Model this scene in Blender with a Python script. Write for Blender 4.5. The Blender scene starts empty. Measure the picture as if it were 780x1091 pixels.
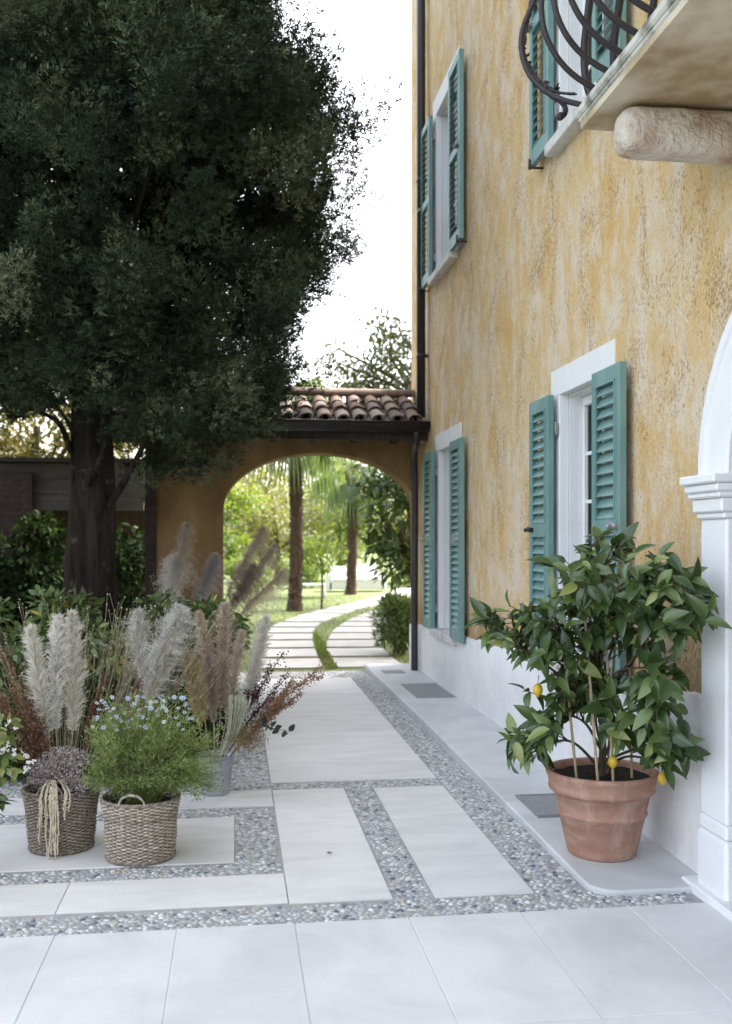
import bpy, math, random
import numpy as np
from mathutils import Vector, noise as mnoise

SC = bpy.context.scene
COL = SC.collection
rng = np.random.default_rng(7)
random.seed(7)
R = math.radians

# ------------------------------------------------------------------ camera frame
H = 1.5
TH = math.atan(140.0 / 1061.0)
CT, ST = math.cos(TH), math.sin(TH)


def at(px, py, Y):
    """world point at depth Y that the photograph shows at (px, py); used only to write coordinates down"""
    u = (px - 390.0) / 1061.0
    X = Y * (u * CT + ST) / (CT - u * ST)
    d = Y * CT + X * ST
    return np.array([X, Y, H + (578.0 - py) / 1061.0 * d])


# ------------------------------------------------------------------ mesh builder
class MB:
    def __init__(s):
        s.V, s.F, s.M, s.C, s.S, s.n = [], [], [], [], [], 0

    def add(s, V, F, mat=0, col=None, smooth=True):
        V = np.asarray(V, float).reshape(-1, 3)
        if isinstance(F, np.ndarray):
            Fs = [F]
        else:
            by = {}
            for f in F:
                by.setdefault(len(f), []).append(f)
            Fs = [np.array(x) for x in by.values()]
        for f in Fs:
            s.F.append(f + s.n)
            s.M.append(np.full(len(f), mat, np.int32))
            s.S.append(np.full(len(f), smooth, bool))
        if col is None:
            col = (0.5, 0.5, 0.5)
        c = np.ones((len(V), 4))
        c[:, :3] = np.asarray(col, float)
        s.C.append(c)
        s.V.append(V)
        s.n += len(V)
        return s

    def box(s, x0, x1, y0, y1, z0, z1, mat=0, col=None):
        V = [(x, y, z) for x in (x0, x1) for y in (y0, y1) for z in (z0, z1)]
        F = [(0, 1, 3, 2), (4, 6, 7, 5), (0, 4, 5, 1), (2, 3, 7, 6), (0, 2, 6, 4), (1, 5, 7, 3)]
        return s.add(V, F, mat, col, False)

    def bbox(s, x0, x1, y0, y1, z0, z1, b=0.008, mat=0, col=None):
        """box with small chamfers (8x3 verts)"""
        V, idx = [], {}
        lo, hi = (x0, y0, z0), (x1, y1, z1)
        for cx in (0, 1):
            for cy in (0, 1):
                for cz in (0, 1):
                    c = [(hi if k else lo)[a] for a, k in enumerate((cx, cy, cz))]
                    ins = [(-b if k else b) for k in (cx, cy, cz)]
                    for ax in range(3):
                        p = [c[a] + (0 if a == ax else ins[a]) for a in range(3)]
                        idx[(cx, cy, cz, ax)] = len(V)
                        V.append(p)
        F = []

        def q(*k):
            F.append(tuple(idx[i] for i in k))
        for ax in range(3):
            o = [a for a in range(3) if a != ax]
            for sd in (0, 1):
                ks = []
                for (a, bb) in ((0, 0), (1, 0), (1, 1), (0, 1)):
                    c = [0, 0, 0]; c[ax] = sd; c[o[0]] = a; c[o[1]] = bb
                    ks.append((*c, ax))
                q(*ks)
        for ax in range(3):
            o = [a for a in range(3) if a != ax]
            for a in (0, 1):
                for bb in (0, 1):
                    c0 = [0, 0, 0]; c0[o[0]] = a; c0[o[1]] = bb
                    c1 = list(c0); c1[ax] = 1
                    q((*c0, o[0]), (*c1, o[0]), (*c1, o[1]), (*c0, o[1]))
        for cx in (0, 1):
            for cy in (0, 1):
                for cz in (0, 1):
                    q((cx, cy, cz, 0), (cx, cy, cz, 1), (cx, cy, cz, 2))
        return s.add(V, F, mat, col, False)

    def obox(s, c, ax, ay, az, mat=0, col=None):
        """oriented box: centre and three half vectors"""
        c, ax, ay, az = (np.asarray(v, float) for v in (c, ax, ay, az))
        V = [c + i * ax + j * ay + k * az for i in (-1, 1) for j in (-1, 1) for k in (-1, 1)]
        F = [(0, 1, 3, 2), (4, 6, 7, 5), (0, 4, 5, 1), (2, 3, 7, 6), (0, 2, 6, 4), (1, 5, 7, 3)]
        return s.add(V, F, mat, col, False)

    def tube(s, P, rad, n=8, mat=0, col=None, cap=True, closed=False):
        P = np.asarray(P, float)
        m = len(P)
        rad = np.broadcast_to(np.asarray(rad, float), (m,))
        if closed:
            T = np.roll(P, -1, 0) - np.roll(P, 1, 0)
        else:
            T = np.gradient(P, axis=0)
        T /= np.linalg.norm(T, axis=1)[:, None] + 1e-12
        ref = np.array([0, 0, 1.0]) if abs(T[0][2]) < 0.9 else np.array([1.0, 0, 0])
        U = np.zeros_like(P)
        u = np.cross(T[0], ref); u /= np.linalg.norm(u)
        for i in range(m):
            u = u - T[i] * np.dot(u, T[i]); u /= np.linalg.norm(u) + 1e-12
            U[i] = u
        W = np.cross(T, U)
        a = np.linspace(0, 2 * np.pi, n, endpoint=False)
        V = P[:, None, :] + rad[:, None, None] * (np.cos(a)[None, :, None] * U[:, None, :] + np.sin(a)[None, :, None] * W[:, None, :])
        V = V.reshape(-1, 3)
        F = []
        rows = m if closed else m - 1
        i = np.arange(rows)[:, None]; j = np.arange(n)[None, :]
        i2 = (i + 1) % m; j2 = (j + 1) % n
        Fq = np.stack([i * n + j, i * n + j2, i2 * n + j2, i2 * n + j], -1).reshape(-1, 4)
        s.add(V, Fq, mat, col, True)
        if cap and not closed:
            s.F.append(np.array([list(range(n))[::-1]]) + s.n - m * n); s.M.append(np.array([mat], np.int32)); s.S.append(np.array([False]))
            s.F.append(np.array([[(m - 1) * n + k for k in range(n)]]) + s.n - m * n); s.M.append(np.array([mat], np.int32)); s.S.append(np.array([False]))
        return s

    def lathe(s, c, prof, n=48, mat=0, col=None, smooth=True):
        prof = np.asarray(prof, float)
        a = np.linspace(0, 2 * np.pi, n, endpoint=False)
        m = len(prof)
        V = np.stack([c[0] + prof[:, 0:1] * np.cos(a), c[1] + prof[:, 0:1] * np.sin(a), c[2] + prof[:, 1:2] + 0 * a], -1).reshape(-1, 3)
        i = np.arange(m - 1)[:, None]; j = np.arange(n)[None, :]; j2 = (j + 1) % n
        F = np.stack([i * n + j, i * n + j2, (i + 1) * n + j2, (i + 1) * n + j], -1).reshape(-1, 4)
        return s.add(V, F, mat, col, smooth)

    def ball(s, c, r, mat=0, col=None, nu=10, nv=6, sc=(1, 1, 1)):
        t = np.linspace(0.02, np.pi - 0.02, nv + 1)
        a = np.linspace(0, 2 * np.pi, nu, endpoint=False)
        V = np.stack([np.sin(t)[:, None] * np.cos(a), np.sin(t)[:, None] * np.sin(a), np.cos(t)[:, None] + 0 * a], -1).reshape(-1, 3)
        V = V * np.asarray(sc) * r + np.asarray(c)
        i = np.arange(nv)[:, None]; j = np.arange(nu)[None, :]; j2 = (j + 1) % nu
        F = np.stack([i * nu + j, (i + 1) * nu + j, (i + 1) * nu + j2, i * nu + j2], -1).reshape(-1, 4)
        return s.add(V, F, mat, col, True)

    def build(s, name, mats, parent=None, origin=None):
        V = np.concatenate(s.V)
        o = np.zeros(3)
        p = parent
        while p is not None:
            o = o + np.array(p.location); p = p.parent
        loc = np.zeros(3)
        if origin is not None:
            loc = np.asarray(origin, float) - o
            o = np.asarray(origin, float)
        V = V - o
        me = bpy.data.meshes.new(name)
        me.vertices.add(len(V)); me.vertices.foreach_set('co', V.ravel())
        lens = np.concatenate([np.full(len(f), f.shape[1], np.int32) for f in s.F])
        loops = np.concatenate([f.ravel() for f in s.F]).astype(np.int32)
        me.loops.add(len(loops)); me.loops.foreach_set('vertex_index', loops)
        me.polygons.add(len(lens))
        starts = np.concatenate([[0], np.cumsum(lens)[:-1]]).astype(np.int32)
        me.polygons.foreach_set('loop_start', starts)
        me.polygons.foreach_set('material_index', np.concatenate(s.M))
        me.polygons.foreach_set('use_smooth', np.concatenate(s.S))
        ca = me.color_attributes.new('Col', 'FLOAT_COLOR', 'POINT')
        ca.data.foreach_set('color', np.concatenate(s.C).ravel())
        me.update(calc_edges=True)
        for m in (mats if isinstance(mats, (list, tuple)) else [mats]):
            me.materials.append(m)
        ob = bpy.data.objects.new(name, me)
        COL.objects.link(ob)
        ob.location = loc
        if parent is not None:
            ob.parent = parent
        return ob


def tag(o, label=None, cat=None, group=None, kind=None):
    if label: o['label'] = label
    if cat: o['category'] = cat
    if group: o['group'] = group
    if kind: o['kind'] = kind
    return o


def thing(name, label, cat, loc, group=None):
    o = bpy.data.objects.new(name, None)
    o.empty_display_size = 0.2
    COL.objects.link(o)
    o.location = loc
    return tag(o, label, cat, group)


def structure(mb, name, mats):
    return tag(mb.build(name, mats), kind='structure')


def norm(v):
    return v / (np.linalg.norm(v, axis=-1, keepdims=True) + 1e-12)


def scatter(mb, T, F, pos, dirs, nrm, size, mat=0, col=None, width=None):
    """copies of a leaf template: x = side, y = along, z = normal"""
    pos, dirs, nrm = (np.asarray(v, float) for v in (pos, dirs, nrm))
    K, m = len(pos), len(T)
    if K == 0:
        return
    d = norm(dirs)
    sd = norm(np.cross(d, nrm))
    n2 = np.cross(sd, d)
    size = np.broadcast_to(np.asarray(size, float), (K,))
    w = size if width is None else np.broadcast_to(np.asarray(width, float), (K,)) * size
    V = pos[:, None, :] + (w[:, None, None] * T[None, :, 0:1] * sd[:, None, :] + size[:, None, None] * (T[None, :, 1:2] * d[:, None, :] + T[None, :, 2:3] * n2[:, None, :]))
    FF = (F[None] + (np.arange(K) * m)[:, None, None]).reshape(-1, F.shape[1])
    if col is not None:
        col = np.repeat(np.asarray(col, float), m, axis=0)
    mb.add(V.reshape(-1, 3), FF, mat, col, True)


def rand_dirs(n):
    return norm(rng.normal(size=(n, 3)))


def leaf_template(segs=4, width=0.45, fold=0.12, curl=0.15, shape=1.0):
    ys = np.linspace(0, 1, segs + 1)
    w = width * np.sin(np.pi * np.clip(ys, 0.0, 1) ** (0.8 * shape)) ** 0.85 * 0.5
    w[0] = 0.012; w[-1] = 0.006
    z = -curl * ys ** 2
    V = []
    for i in range(segs + 1):
        V += [(-w[i], ys[i], z[i] + fold * w[i] * 2), (0, ys[i], z[i]), (w[i], ys[i], z[i] + fold * w[i] * 2)]
    F = []
    for i in range(segs):
        a = i * 3
        F += [(a, a + 1, a + 4, a + 3), (a + 1, a + 2, a + 5, a + 4)]
    return np.array(V), np.array(F)


LEAF = leaf_template()
LEAF_LOW = (np.array([(0, 0, 0), (0.24, 0.45, 0.05), (0, 1, -0.08), (-0.24, 0.45, 0.05)]), np.array([[0, 1, 2, 3]]))
NEEDLE = (np.array([(0, 0, 0), (0.11, 0.5, 0.03), (0, 1, 0), (-0.11, 0.5, 0.03)]), np.array([[0, 1, 2, 3]]))


def fbm(p, s, o=3):
    return mnoise.fractal(Vector((p[0] * s, p[1] * s, p[2] * s)), 1.0, 2.0, o)


# ------------------------------------------------------------------ materials
def new_mat(name):
    m = bpy.data.materials.new(name)
    m.use_nodes = True
    nt = m.node_tree
    b = nt.nodes['Principled BSDF']
    return m, nt, b


class N:
    """tiny node helper"""
    def __init__(s, nt):
        s.nt = nt
        s.tc = nt.nodes.new('ShaderNodeTexCoord')

    def map(s, scale=(1, 1, 1), rot=(0, 0, 0), src='Object'):
        n = s.nt.nodes.new('ShaderNodeMapping')
        n.inputs['Scale'].default_value = scale
        n.inputs['Rotation'].default_value = rot
        s.nt.links.new(s.tc.outputs[src], n.inputs['Vector'])
        return n.outputs[0]

    def noise(s, vec, scale=5, detail=4, rough=0.55, dist=0.0):
        n = s.nt.nodes.new('ShaderNodeTexNoise')
        n.inputs['Scale'].default_value = scale; n.inputs['Detail'].default_value = detail
        n.inputs['Roughness'].default_value = rough; n.inputs['Distortion'].default_value = dist
        s.nt.links.new(vec, n.inputs['Vector'])
        return n.outputs['Fac']

    def voronoi(s, vec, scale=5, feature='F1', out='Distance'):
        n = s.nt.nodes.new('ShaderNodeTexVoronoi')
        n.feature = feature
        n.inputs['Scale'].default_value = scale
        s.nt.links.new(vec, n.inputs['Vector'])
        return n.outputs[out]

    def ramp(s, fac, stops, interp='LINEAR'):
        n = s.nt.nodes.new('ShaderNodeValToRGB')
        n.color_ramp.interpolation = interp
        e = n.color_ramp.elements
        while len(e) < len(stops):
            e.new(0.5)
        for k, (p, c) in enumerate(stops):
            e[k].position = p
            e[k].color = (*c, 1) if hasattr(c, '__len__') else (c, c, c, 1)
        s.nt.links.new(fac, n.inputs['Fac'])
        return n.outputs['Color']

    def mix(s, fac, a, b, mode='MIX'):
        n = s.nt.nodes.new('ShaderNodeMix')
        n.data_type = 'RGBA'; n.blend_type = mode
        for k, v in ((0, fac), (6, a), (7, b)):
            if hasattr(v, 'is_linked') or hasattr(v, 'links'):
                s.nt.links.new(v, n.inputs[k])
            elif k == 0:
                n.inputs[0].default_value = v
            else:
                n.inputs[k].default_value = (*v, 1) if hasattr(v, '__len__') else (v, v, v, 1)
        return n.outputs[2]

    def math(s, op, a, b=0.5):
        n = s.nt.nodes.new('ShaderNodeMath')
        n.operation = op
        for k, v in ((0, a), (1, b)):
            if hasattr(v, 'links'):
                s.nt.links.new(v, n.inputs[k])
            else:
                n.inputs[k].default_value = v
        return n.outputs[0]

    def attr(s, name='Col', comp=None):
        n = s.nt.nodes.new('ShaderNodeAttribute')
        n.attribute_name = name
        if comp is None:
            return n.outputs['Color']
        sp = s.nt.nodes.new('ShaderNodeSeparateColor')
        s.nt.links.new(n.outputs['Color'], sp.inputs[0])
        return sp.outputs[comp]

    def bump(s, h, b, strength=0.3, dist=0.01):
        n = s.nt.nodes.new('ShaderNodeBump')
        n.inputs['Strength'].default_value = strength; n.inputs['Distance'].default_value = dist
        s.nt.links.new(h, n.inputs['Height'])
        s.nt.links.new(n.outputs[0], b.inputs['Normal'])

    def link(s, a, b):
        s.nt.links.new(a, b)


def mat_noise(name, c0, c1, scale=6, rough=0.7, bump=0.15, bdist=0.004, stretch=(1, 1, 1), spec=0.3, metal=0.0, bscale=None, detail=5, lo=0.3, hi=0.7):
    m, nt, b = new_mat(name)
    n = N(nt)
    v = n.map(stretch)
    f = n.noise(v, scale, detail)
    n.link(n.ramp(f, [(lo, c0), (hi, c1)]), b.inputs['Base Color'])
    b.inputs['Roughness'].default_value = rough
    b.inputs['Specular IOR Level'].default_value = spec
    b.inputs['Metallic'].default_value = metal
    if bump:
        n.bump(n.noise(v, bscale or scale * 6, 4), b, bump, bdist)
    return m


def mat_leaf(name, stops, rough=0.45, trans=0.25, spec=0.4, tint=1.6):
    """foliage: colour from the per-leaf value, some light passes through the blade"""
    m, nt, b = new_mat(name)
    n = N(nt)
    c = n.ramp(n.attr('Col', 0), stops)
    n.link(c, b.inputs['Base Color'])
    b.inputs['Roughness'].default_value = rough
    b.inputs['Specular IOR Level'].default_value = spec
    if trans > 0:
        t = nt.nodes.new('ShaderNodeBsdfTranslucent')
        n.link(n.mix(1.0, c, (tint, tint * 1.0, tint * 0.45), 'MULTIPLY'), t.inputs['Color'])
        mx = nt.nodes.new('ShaderNodeMixShader')
        mx.inputs[0].default_value = trans
        n.link(b.outputs[0], mx.inputs[1]); n.link(t.outputs[0], mx.inputs[2])
        n.link(mx.outputs[0], nt.nodes['Material Output'].inputs['Surface'])
    return m


def mat_attr(name, rough=0.7, bump=0.0, bscale=60, spec=0.3, var=0.15, nscale=20, trans=0.0):
    """base colour straight from each piece's own colour, broken up by a little noise"""
    m, nt, b = new_mat(name)
    n = N(nt)
    v = n.map()
    f = n.noise(v, nscale, 4)
    c = n.mix(1.0, n.attr('Col'), n.ramp(f, [(0.25, 1 - var), (0.75, 1 + var)]), 'MULTIPLY')
    n.link(c, b.inputs['Base Color'])
    b.inputs['Roughness'].default_value = rough
    b.inputs['Specular IOR Level'].default_value = spec
    if bump:
        n.bump(n.noise(v, bscale, 3), b, bump, 0.004)
    if trans > 0:
        t = nt.nodes.new('ShaderNodeBsdfTranslucent')
        n.link(c, t.inputs['Color'])
        mx = nt.nodes.new('ShaderNodeMixShader')
        mx.inputs[0].default_value = trans
        n.link(b.outputs[0], mx.inputs[1]); n.link(t.outputs[0], mx.inputs[2])
        n.link(mx.outputs[0], nt.nodes['Material Output'].inputs['Surface'])
    return m


def mat_plaster():
    m, nt, b = new_mat('ochre_plaster')
    n = N(nt)
    st = n.map((1.0, 1.0, 0.6))
    st2 = n.map((1.0, 1.0, 0.68), (0.04, 0, 0))
    ob = n.map()
    big = n.noise(st, 1.3, 5, 0.6, 0.8)
    base = n.ramp(big, [(0.34, (0.75, 0.505, 0.225)), (0.5, (0.76, 0.55, 0.285)), (0.66, (0.77, 0.61, 0.39))])
    # paler worn washes and warmer stains in uneven patches
    p1 = n.noise(st2, 3.0, 12, 0.76, 0.25)
    base = n.mix(n.ramp(p1, [(0.455, 0.0), (0.57, 0.9)]), base, (0.80, 0.695, 0.565))
    p2 = n.noise(n.map((1.0, 1.0, 0.5), (0.0, 0.2, 0.5)), 2.8, 12, 0.76, 0.25)
    base = n.mix(n.ramp(p2, [(0.50, 0.0), (0.62, 0.75)]), base, (0.70, 0.425, 0.15))
    p4 = n.noise(n.map((1.0, 1.0, 0.7), (0.3, 0, 0.7)), 9.0, 10, 0.78, 0.2)
    base = n.mix(n.ramp(p4, [(0.55, 0.0), (0.68, 0.55)]), base, (0.54, 0.335, 0.145))
    # small pits and worn specks, denser in patches
    fine = n.noise(n.map((1, 1, 0.75)), 52, 5, 0.78, 0.6)
    patch = n.noise(st2, 2.4, 6, 0.65, 0.8)
    thr = n.math('ADD', fine, n.math('MULTIPLY', n.math('SUBTRACT', patch, 0.5), 0.6))
    base = n.mix(n.ramp(thr, [(0.545, 0.0), (0.65, 0.8)]), base, (0.34, 0.19, 0.08))
    fine2 = n.noise(n.map((1, 1, 0.7)), 95, 3, 0.75)
    base = n.mix(n.ramp(fine2, [(0.57, 0.0), (0.69, 0.6)]), base, (0.27, 0.145, 0.06))
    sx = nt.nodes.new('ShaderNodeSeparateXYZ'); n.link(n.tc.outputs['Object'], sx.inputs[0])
    low_band = n.math('ADD', n.math('MULTIPLY', n.math('SUBTRACT', 1.02, sx.outputs[2]), 1.6), n.math('MULTIPLY', n.math('SUBTRACT', p1, 0.5), 2.2))   # brown band with a noisy edge, stronger towards the bottom
    base = n.mix(n.ramp(low_band, [(0.0, 0.0), (0.5, 0.75)]), base, (0.36, 0.205, 0.075))
    base = n.mix(n.ramp(fine2, [(0.30, 0.55), (0.42, 0.0)]), base, (0.78, 0.73, 0.62))
    n.link(base, b.inputs['Base Color'])
    b.inputs['Roughness'].default_value = 0.9
    b.inputs['Specular IOR Level'].default_value = 0.15
    h = n.math('ADD', n.math('MULTIPLY', fine, -1.0), n.math('ADD', n.noise(ob, 14, 5), n.math('MULTIPLY', p1, 0.8)))
    n.bump(h, b, 0.8, 0.022)
    return m


def mat_white(name, c=(0.78, 0.78, 0.79), dirt=(0.6, 0.59, 0.57), amt=0.5, bump=0.25, bd=0.006):
    m, nt, b = new_mat(name)
    n = N(nt)
    v = n.map()
    f = n.noise(v, 3.5, 7, 0.68, 0.5)
    col = n.mix(n.ramp(f, [(0.46, 0.0), (0.66, amt * 0.8)]), c, dirt)
    g = n.noise(n.map((1, 1, 0.4)), 40, 4, 0.7)
    col = n.mix(n.ramp(g, [(0.56, 0.0), (0.70, amt * 0.7)]), col, dirt)
    w3 = n.noise(n.map((1, 1, 0.25)), 11, 6, 0.7)
    col = n.mix(n.ramp(w3, [(0.56, 0.0), (0.68, amt * 0.5)]), col, dirt)
    n.link(col, b.inputs['Base Color'])
    b.inputs['Roughness'].default_value = 0.75
    b.inputs['Specular IOR Level'].default_value = 0.25
    n.bump(n.math('ADD', n.noise(v, 30, 5), n.noise(v, 9, 3)), b, bump, bd)
    return m


def mat_slab(name, a=(0.69, 0.69, 0.68), d=(0.59, 0.592, 0.585), streak=(1, 1, 1)):
    m, nt, b = new_mat(name)
    n = N(nt)
    v = n.map(streak)
    f = n.noise(v, 2.2, 8, 0.62, 0.6)
    c = n.ramp(f, [(0.38, a), (0.66, d)])
    g = n.noise(n.map(), 28, 6, 0.7)
    c = n.mix(n.ramp(g, [(0.55, 0.0), (0.78, 0.35)]), c, (0.5, 0.5, 0.5))
    sp = n.noise(n.map(), 210, 2, 0.6)
    c = n.mix(n.ramp(sp, [(0.66, 0.0), (0.74, 0.35)]), c, (0.4, 0.4, 0.42))
    c = n.mix(1.0, c, n.mix(1.0, n.attr('Col'), (2, 2, 2), 'MULTIPLY'), 'MULTIPLY')
    n.link(c, b.inputs['Base Color'])
    b.inputs['Roughness'].default_value = 0.62
    b.inputs['Specular IOR Level'].default_value = 0.3
    n.bump(n.noise(n.map(), 45, 5, 0.65), b, 0.18, 0.003)
    return m


def mat_terracotta():
    m, nt, b = new_mat('terracotta')
    n = N(nt)
    f = n.noise(n.map((1, 1, 3.5)), 5, 6, 0.6, 0.5)
    g = n.noise(n.map((3, 3, 0.6)), 6, 5, 0.65)
    c = n.ramp(f, [(0.3, (0.29, 0.155, 0.11)), (0.52, (0.36, 0.205, 0.15)), (0.68, (0.43, 0.29, 0.225))])
    c = n.mix(n.ramp(g, [(0.5, 0.0), (0.72, 0.55)]), c, (0.52, 0.40, 0.33))
    s = n.noise(n.map(), 90, 3, 0.7)
    c = n.mix(n.ramp(s, [(0.6, 0.0), (0.75, 0.5)]), c, (0.22, 0.11, 0.08))
    n.link(c, b.inputs['Base Color'])
    b.inputs['Roughness'].default_value = 0.85
    b.inputs['Specular IOR Level'].default_value = 0.2
    n.bump(n.math('ADD', n.noise(n.map((1, 1, 8)), 14, 4), n.noise(n.map(), 120, 2)), b, 0.25, 0.004)
    return m


def mat_bark(name, c0, c1, scale=7):
    m, nt, b = new_mat(name)
    n = N(nt)
    v = n.map((1, 1, 0.14))
    f = n.noise(v, scale * 2, 7, 0.7, 0.7)
    c = n.ramp(f, [(0.32, c0), (0.68, c1)])
    g = n.noise(n.map(), 9, 4)
    c = n.mix(n.ramp(g, [(0.62, 0), (0.72, 0.35)]), c, (0.20, 0.20, 0.15))
    n.link(c, b.inputs['Base Color'])
    b.inputs['Roughness'].default_value = 0.95
    b.inputs['Specular IOR Level'].default_value = 0.1
    n.bump(f, b, 0.9, 0.03)
    return m


def mat_brick():
    m, nt, b = new_mat('old_red_brick')
    n = N(nt)
    mp = n.map((1, 1, 1), (R(90), 0, 0))
    t = nt.nodes.new('ShaderNodeTexBrick')
    t.inputs['Color1'].default_value = (0.05, 0.025, 0.021, 1)
    t.inputs['Color2'].default_value = (0.035, 0.02, 0.018, 1)
    t.inputs['Mortar'].default_value = (0.045, 0.038, 0.035, 1)
    t.inputs['Scale'].default_value = 1.0
    t.inputs['Mortar Size'].default_value = 0.006
    t.inputs['Brick Width'].default_value = 0.25
    t.inputs['Row Height'].default_value = 0.075
    n.link(mp, t.inputs['Vector'])
    n.link(n.mix(1.0, t.outputs[0], n.ramp(n.noise(n.map(), 14, 4), [(0.3, 0.6), (0.7, 1.25)]), 'MULTIPLY'), b.inputs['Base Color'])
    b.inputs['Roughness'].default_value = 0.9
    n.bump(n.math('SUBTRACT', n.noise(n.map(), 40, 3), t.outputs['Fac']), b, 0.5, 0.008)
    return m


def mat_grass():
    m, nt, b = new_mat('lawn')
    n = N(nt)
    f = n.noise(n.map(), 0.7, 6, 0.6)
    g = n.noise(n.map(), 40, 4, 0.7)
    c = n.ramp(f, [(0.3, (0.085, 0.125, 0.03)), (0.7, (0.15, 0.18, 0.05))])
    c = n.mix(1.0, c, n.ramp(g, [(0.3, 0.55), (0.7, 1.35)]), 'MULTIPLY')
    n.link(c, b.inputs['Base Color'])
    b.inputs['Roughness'].default_value = 0.9
    n.bump(n.noise(n.map(), 120, 3), b, 0.7, 0.03)
    return m


def mat_glass():
    m, nt, b = new_mat('window_glass')
    t = nt.nodes.new('ShaderNodeBsdfTransparent')
    b.inputs['Base Color'].default_value = (0.02, 0.025, 0.03, 1)
    b.inputs['Roughness'].default_value = 0.03
    b.inputs['Specular IOR Level'].default_value = 1.0
    fr = nt.nodes.new('ShaderNodeFresnel'); fr.inputs['IOR'].default_value = 1.5
    n = N(nt)
    mx = nt.nodes.new('ShaderNodeMixShader')
    n.link(n.math('ADD', fr.outputs[0], 0.06), mx.inputs[0])
    n.link(t.outputs[0], mx.inputs[1]); n.link(b.outputs[0], mx.inputs[2])
    n.link(mx.outputs[0], nt.nodes['Material Output'].inputs['Surface'])
    return m


def mat_wood(name, c0, c1, ax=(6, 6, 0.5)):
    return mat_noise(name, c0, c1, 5, 0.75, 0.3, 0.004, ax)


M = {}
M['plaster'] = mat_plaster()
M['arch_plaster'] = mat_noise('brown_plaster', (0.15, 0.093, 0.043), (0.35, 0.225, 0.115), 2.4, 0.92, 0.5, 0.014, (1, 1, 0.6), 0.1, bscale=18, detail=8)
M['plinth'] = mat_white('limewashed_plinth', (0.77, 0.77, 0.78), (0.54, 0.52, 0.49), 0.4, 0.4, 0.012)
M['white'] = mat_white('white_painted_trim', (0.75, 0.755, 0.78), (0.66, 0.65, 0.64), 0.35, 0.1, 0.003)
M['sillstone'] = mat_white('grey_white_stone', (0.62, 0.61, 0.60), (0.36, 0.34, 0.31), 0.8, 0.25, 0.004)
M['teal'] = mat_noise('teal_paint', (0.120, 0.236, 0.230), (0.185, 0.300, 0.290), 7, 0.55, 0.12, 0.002, (1, 1, 0.3), 0.35, detail=9, lo=0.35, hi=0.65)
M['metal_grey'] = mat_noise('grey_ironwork', (0.25, 0.25, 0.26), (0.4, 0.4, 0.41), 30, 0.45, 0.1, 0.002, metal=0.6)
M['iron'] = mat_noise('dark_wrought_iron', (0.012, 0.010, 0.014), (0.028, 0.022, 0.030), 30, 0.5, 0.25, 0.003, spec=0.5)
M['balcony'] = mat_noise('weathered_balcony_stone', (0.20, 0.19, 0.165), (0.60, 0.59, 0.56), 8, 0.9, 0.5, 0.008, (1, 1, 1), 0.1, bscale=50, detail=12, lo=0.36, hi=0.56)
M['soffit'] = mat_noise('stained_render', (0.36, 0.27, 0.16), (0.62, 0.55, 0.44), 3.2, 0.9, 0.3, 0.006, (1, 1, 1), 0.1, detail=11, lo=0.36, hi=0.58)
M['corbel'] = mat_noise('rough_pink_stone', (0.44, 0.32, 0.25), (0.63, 0.575, 0.52), 6.0, 0.95, 1.0, 0.025, (1, 1, 1), 0.1, bscale=34, detail=12, lo=0.32, hi=0.50)
M['gutter'] = mat_noise('dark_brown_gutter', (0.018, 0.015, 0.018), (0.035, 0.028, 0.032), 12, 0.45, 0.05, 0.002, spec=0.5)
M['darkwood'] = mat_wood('dark_eave_wood', (0.022, 0.016, 0.014), (0.05, 0.035, 0.028))
M['tile'] = mat_attr('clay_roof_tile', 0.85, 0.4, 50, 0.15, 0.35, 14)
M['slab'] = mat_slab('pale_stone_slab', streak=(1, 3.0, 1))
M['pathslab'] = mat_slab('buff_path_stone', (0.38, 0.365, 0.35), (0.30, 0.29, 0.275))
M['frontslab'] = mat_slab('pale_stone_tile', (0.67, 0.68, 0.678), (0.56, 0.572, 0.572))
M['joint'] = mat_noise('pale_joint_mortar', (0.55, 0.55, 0.55), (0.64, 0.64, 0.64), 8, 0.9, 0.2, 0.002)
M['concrete'] = mat_slab('smooth_concrete', (0.58, 0.59, 0.60), (0.45, 0.465, 0.475))
M['mortar'] = mat_noise('cobble_mortar', (0.28, 0.285, 0.28), (0.42, 0.425, 0.42), 14, 0.95, 0.5, 0.006)
M['pebble'] = mat_attr('river_pebble', 0.6, 0.1, 80, 0.35, 0.25, 60)
M['terracotta'] = mat_terracotta()
M['soil'] = mat_noise('dark_soil', (0.012, 0.009, 0.007), (0.05, 0.035, 0.025), 45, 0.95, 1.0, 0.02)
M['wicker'] = mat_attr('grey_brown_wicker', 0.75, 0.2, 200, 0.25, 0.35, 45)
M['zinc'] = mat_noise('galvanised_zinc', (0.30, 0.33, 0.36), (0.48, 0.51, 0.54), 12, 0.45, 0.1, 0.002, metal=0.55)
M['cypress_bark'] = mat_bark('cypress_bark', (0.011, 0.009, 0.008), (0.050, 0.039, 0.031))
M['palm_bark'] = mat_bark('palm_trunk_fibre', (0.03, 0.02, 0.015), (0.14, 0.10, 0.075), 12)
M['bark'] = mat_bark('grey_bark', (0.05, 0.04, 0.03), (0.14, 0.12, 0.09))
M['lemon_bark'] = mat_bark('lemon_bark', (0.05, 0.04, 0.025), (0.16, 0.13, 0.09), 20)
M['bamboo'] = mat_noise('bamboo_cane', (0.38, 0.29, 0.17), (0.52, 0.42, 0.27), 8, 0.6, 0.1, 0.002)
M['cypress'] = mat_leaf('cypress_scale_leaves', [(0.0, (0.012, 0.019, 0.013)), (0.45, (0.033, 0.049, 0.029)), (0.9, (0.145, 0.178, 0.105)), (1.0, (0.26, 0.23, 0.16))], 0.7, 0.06, 0.1)
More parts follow.
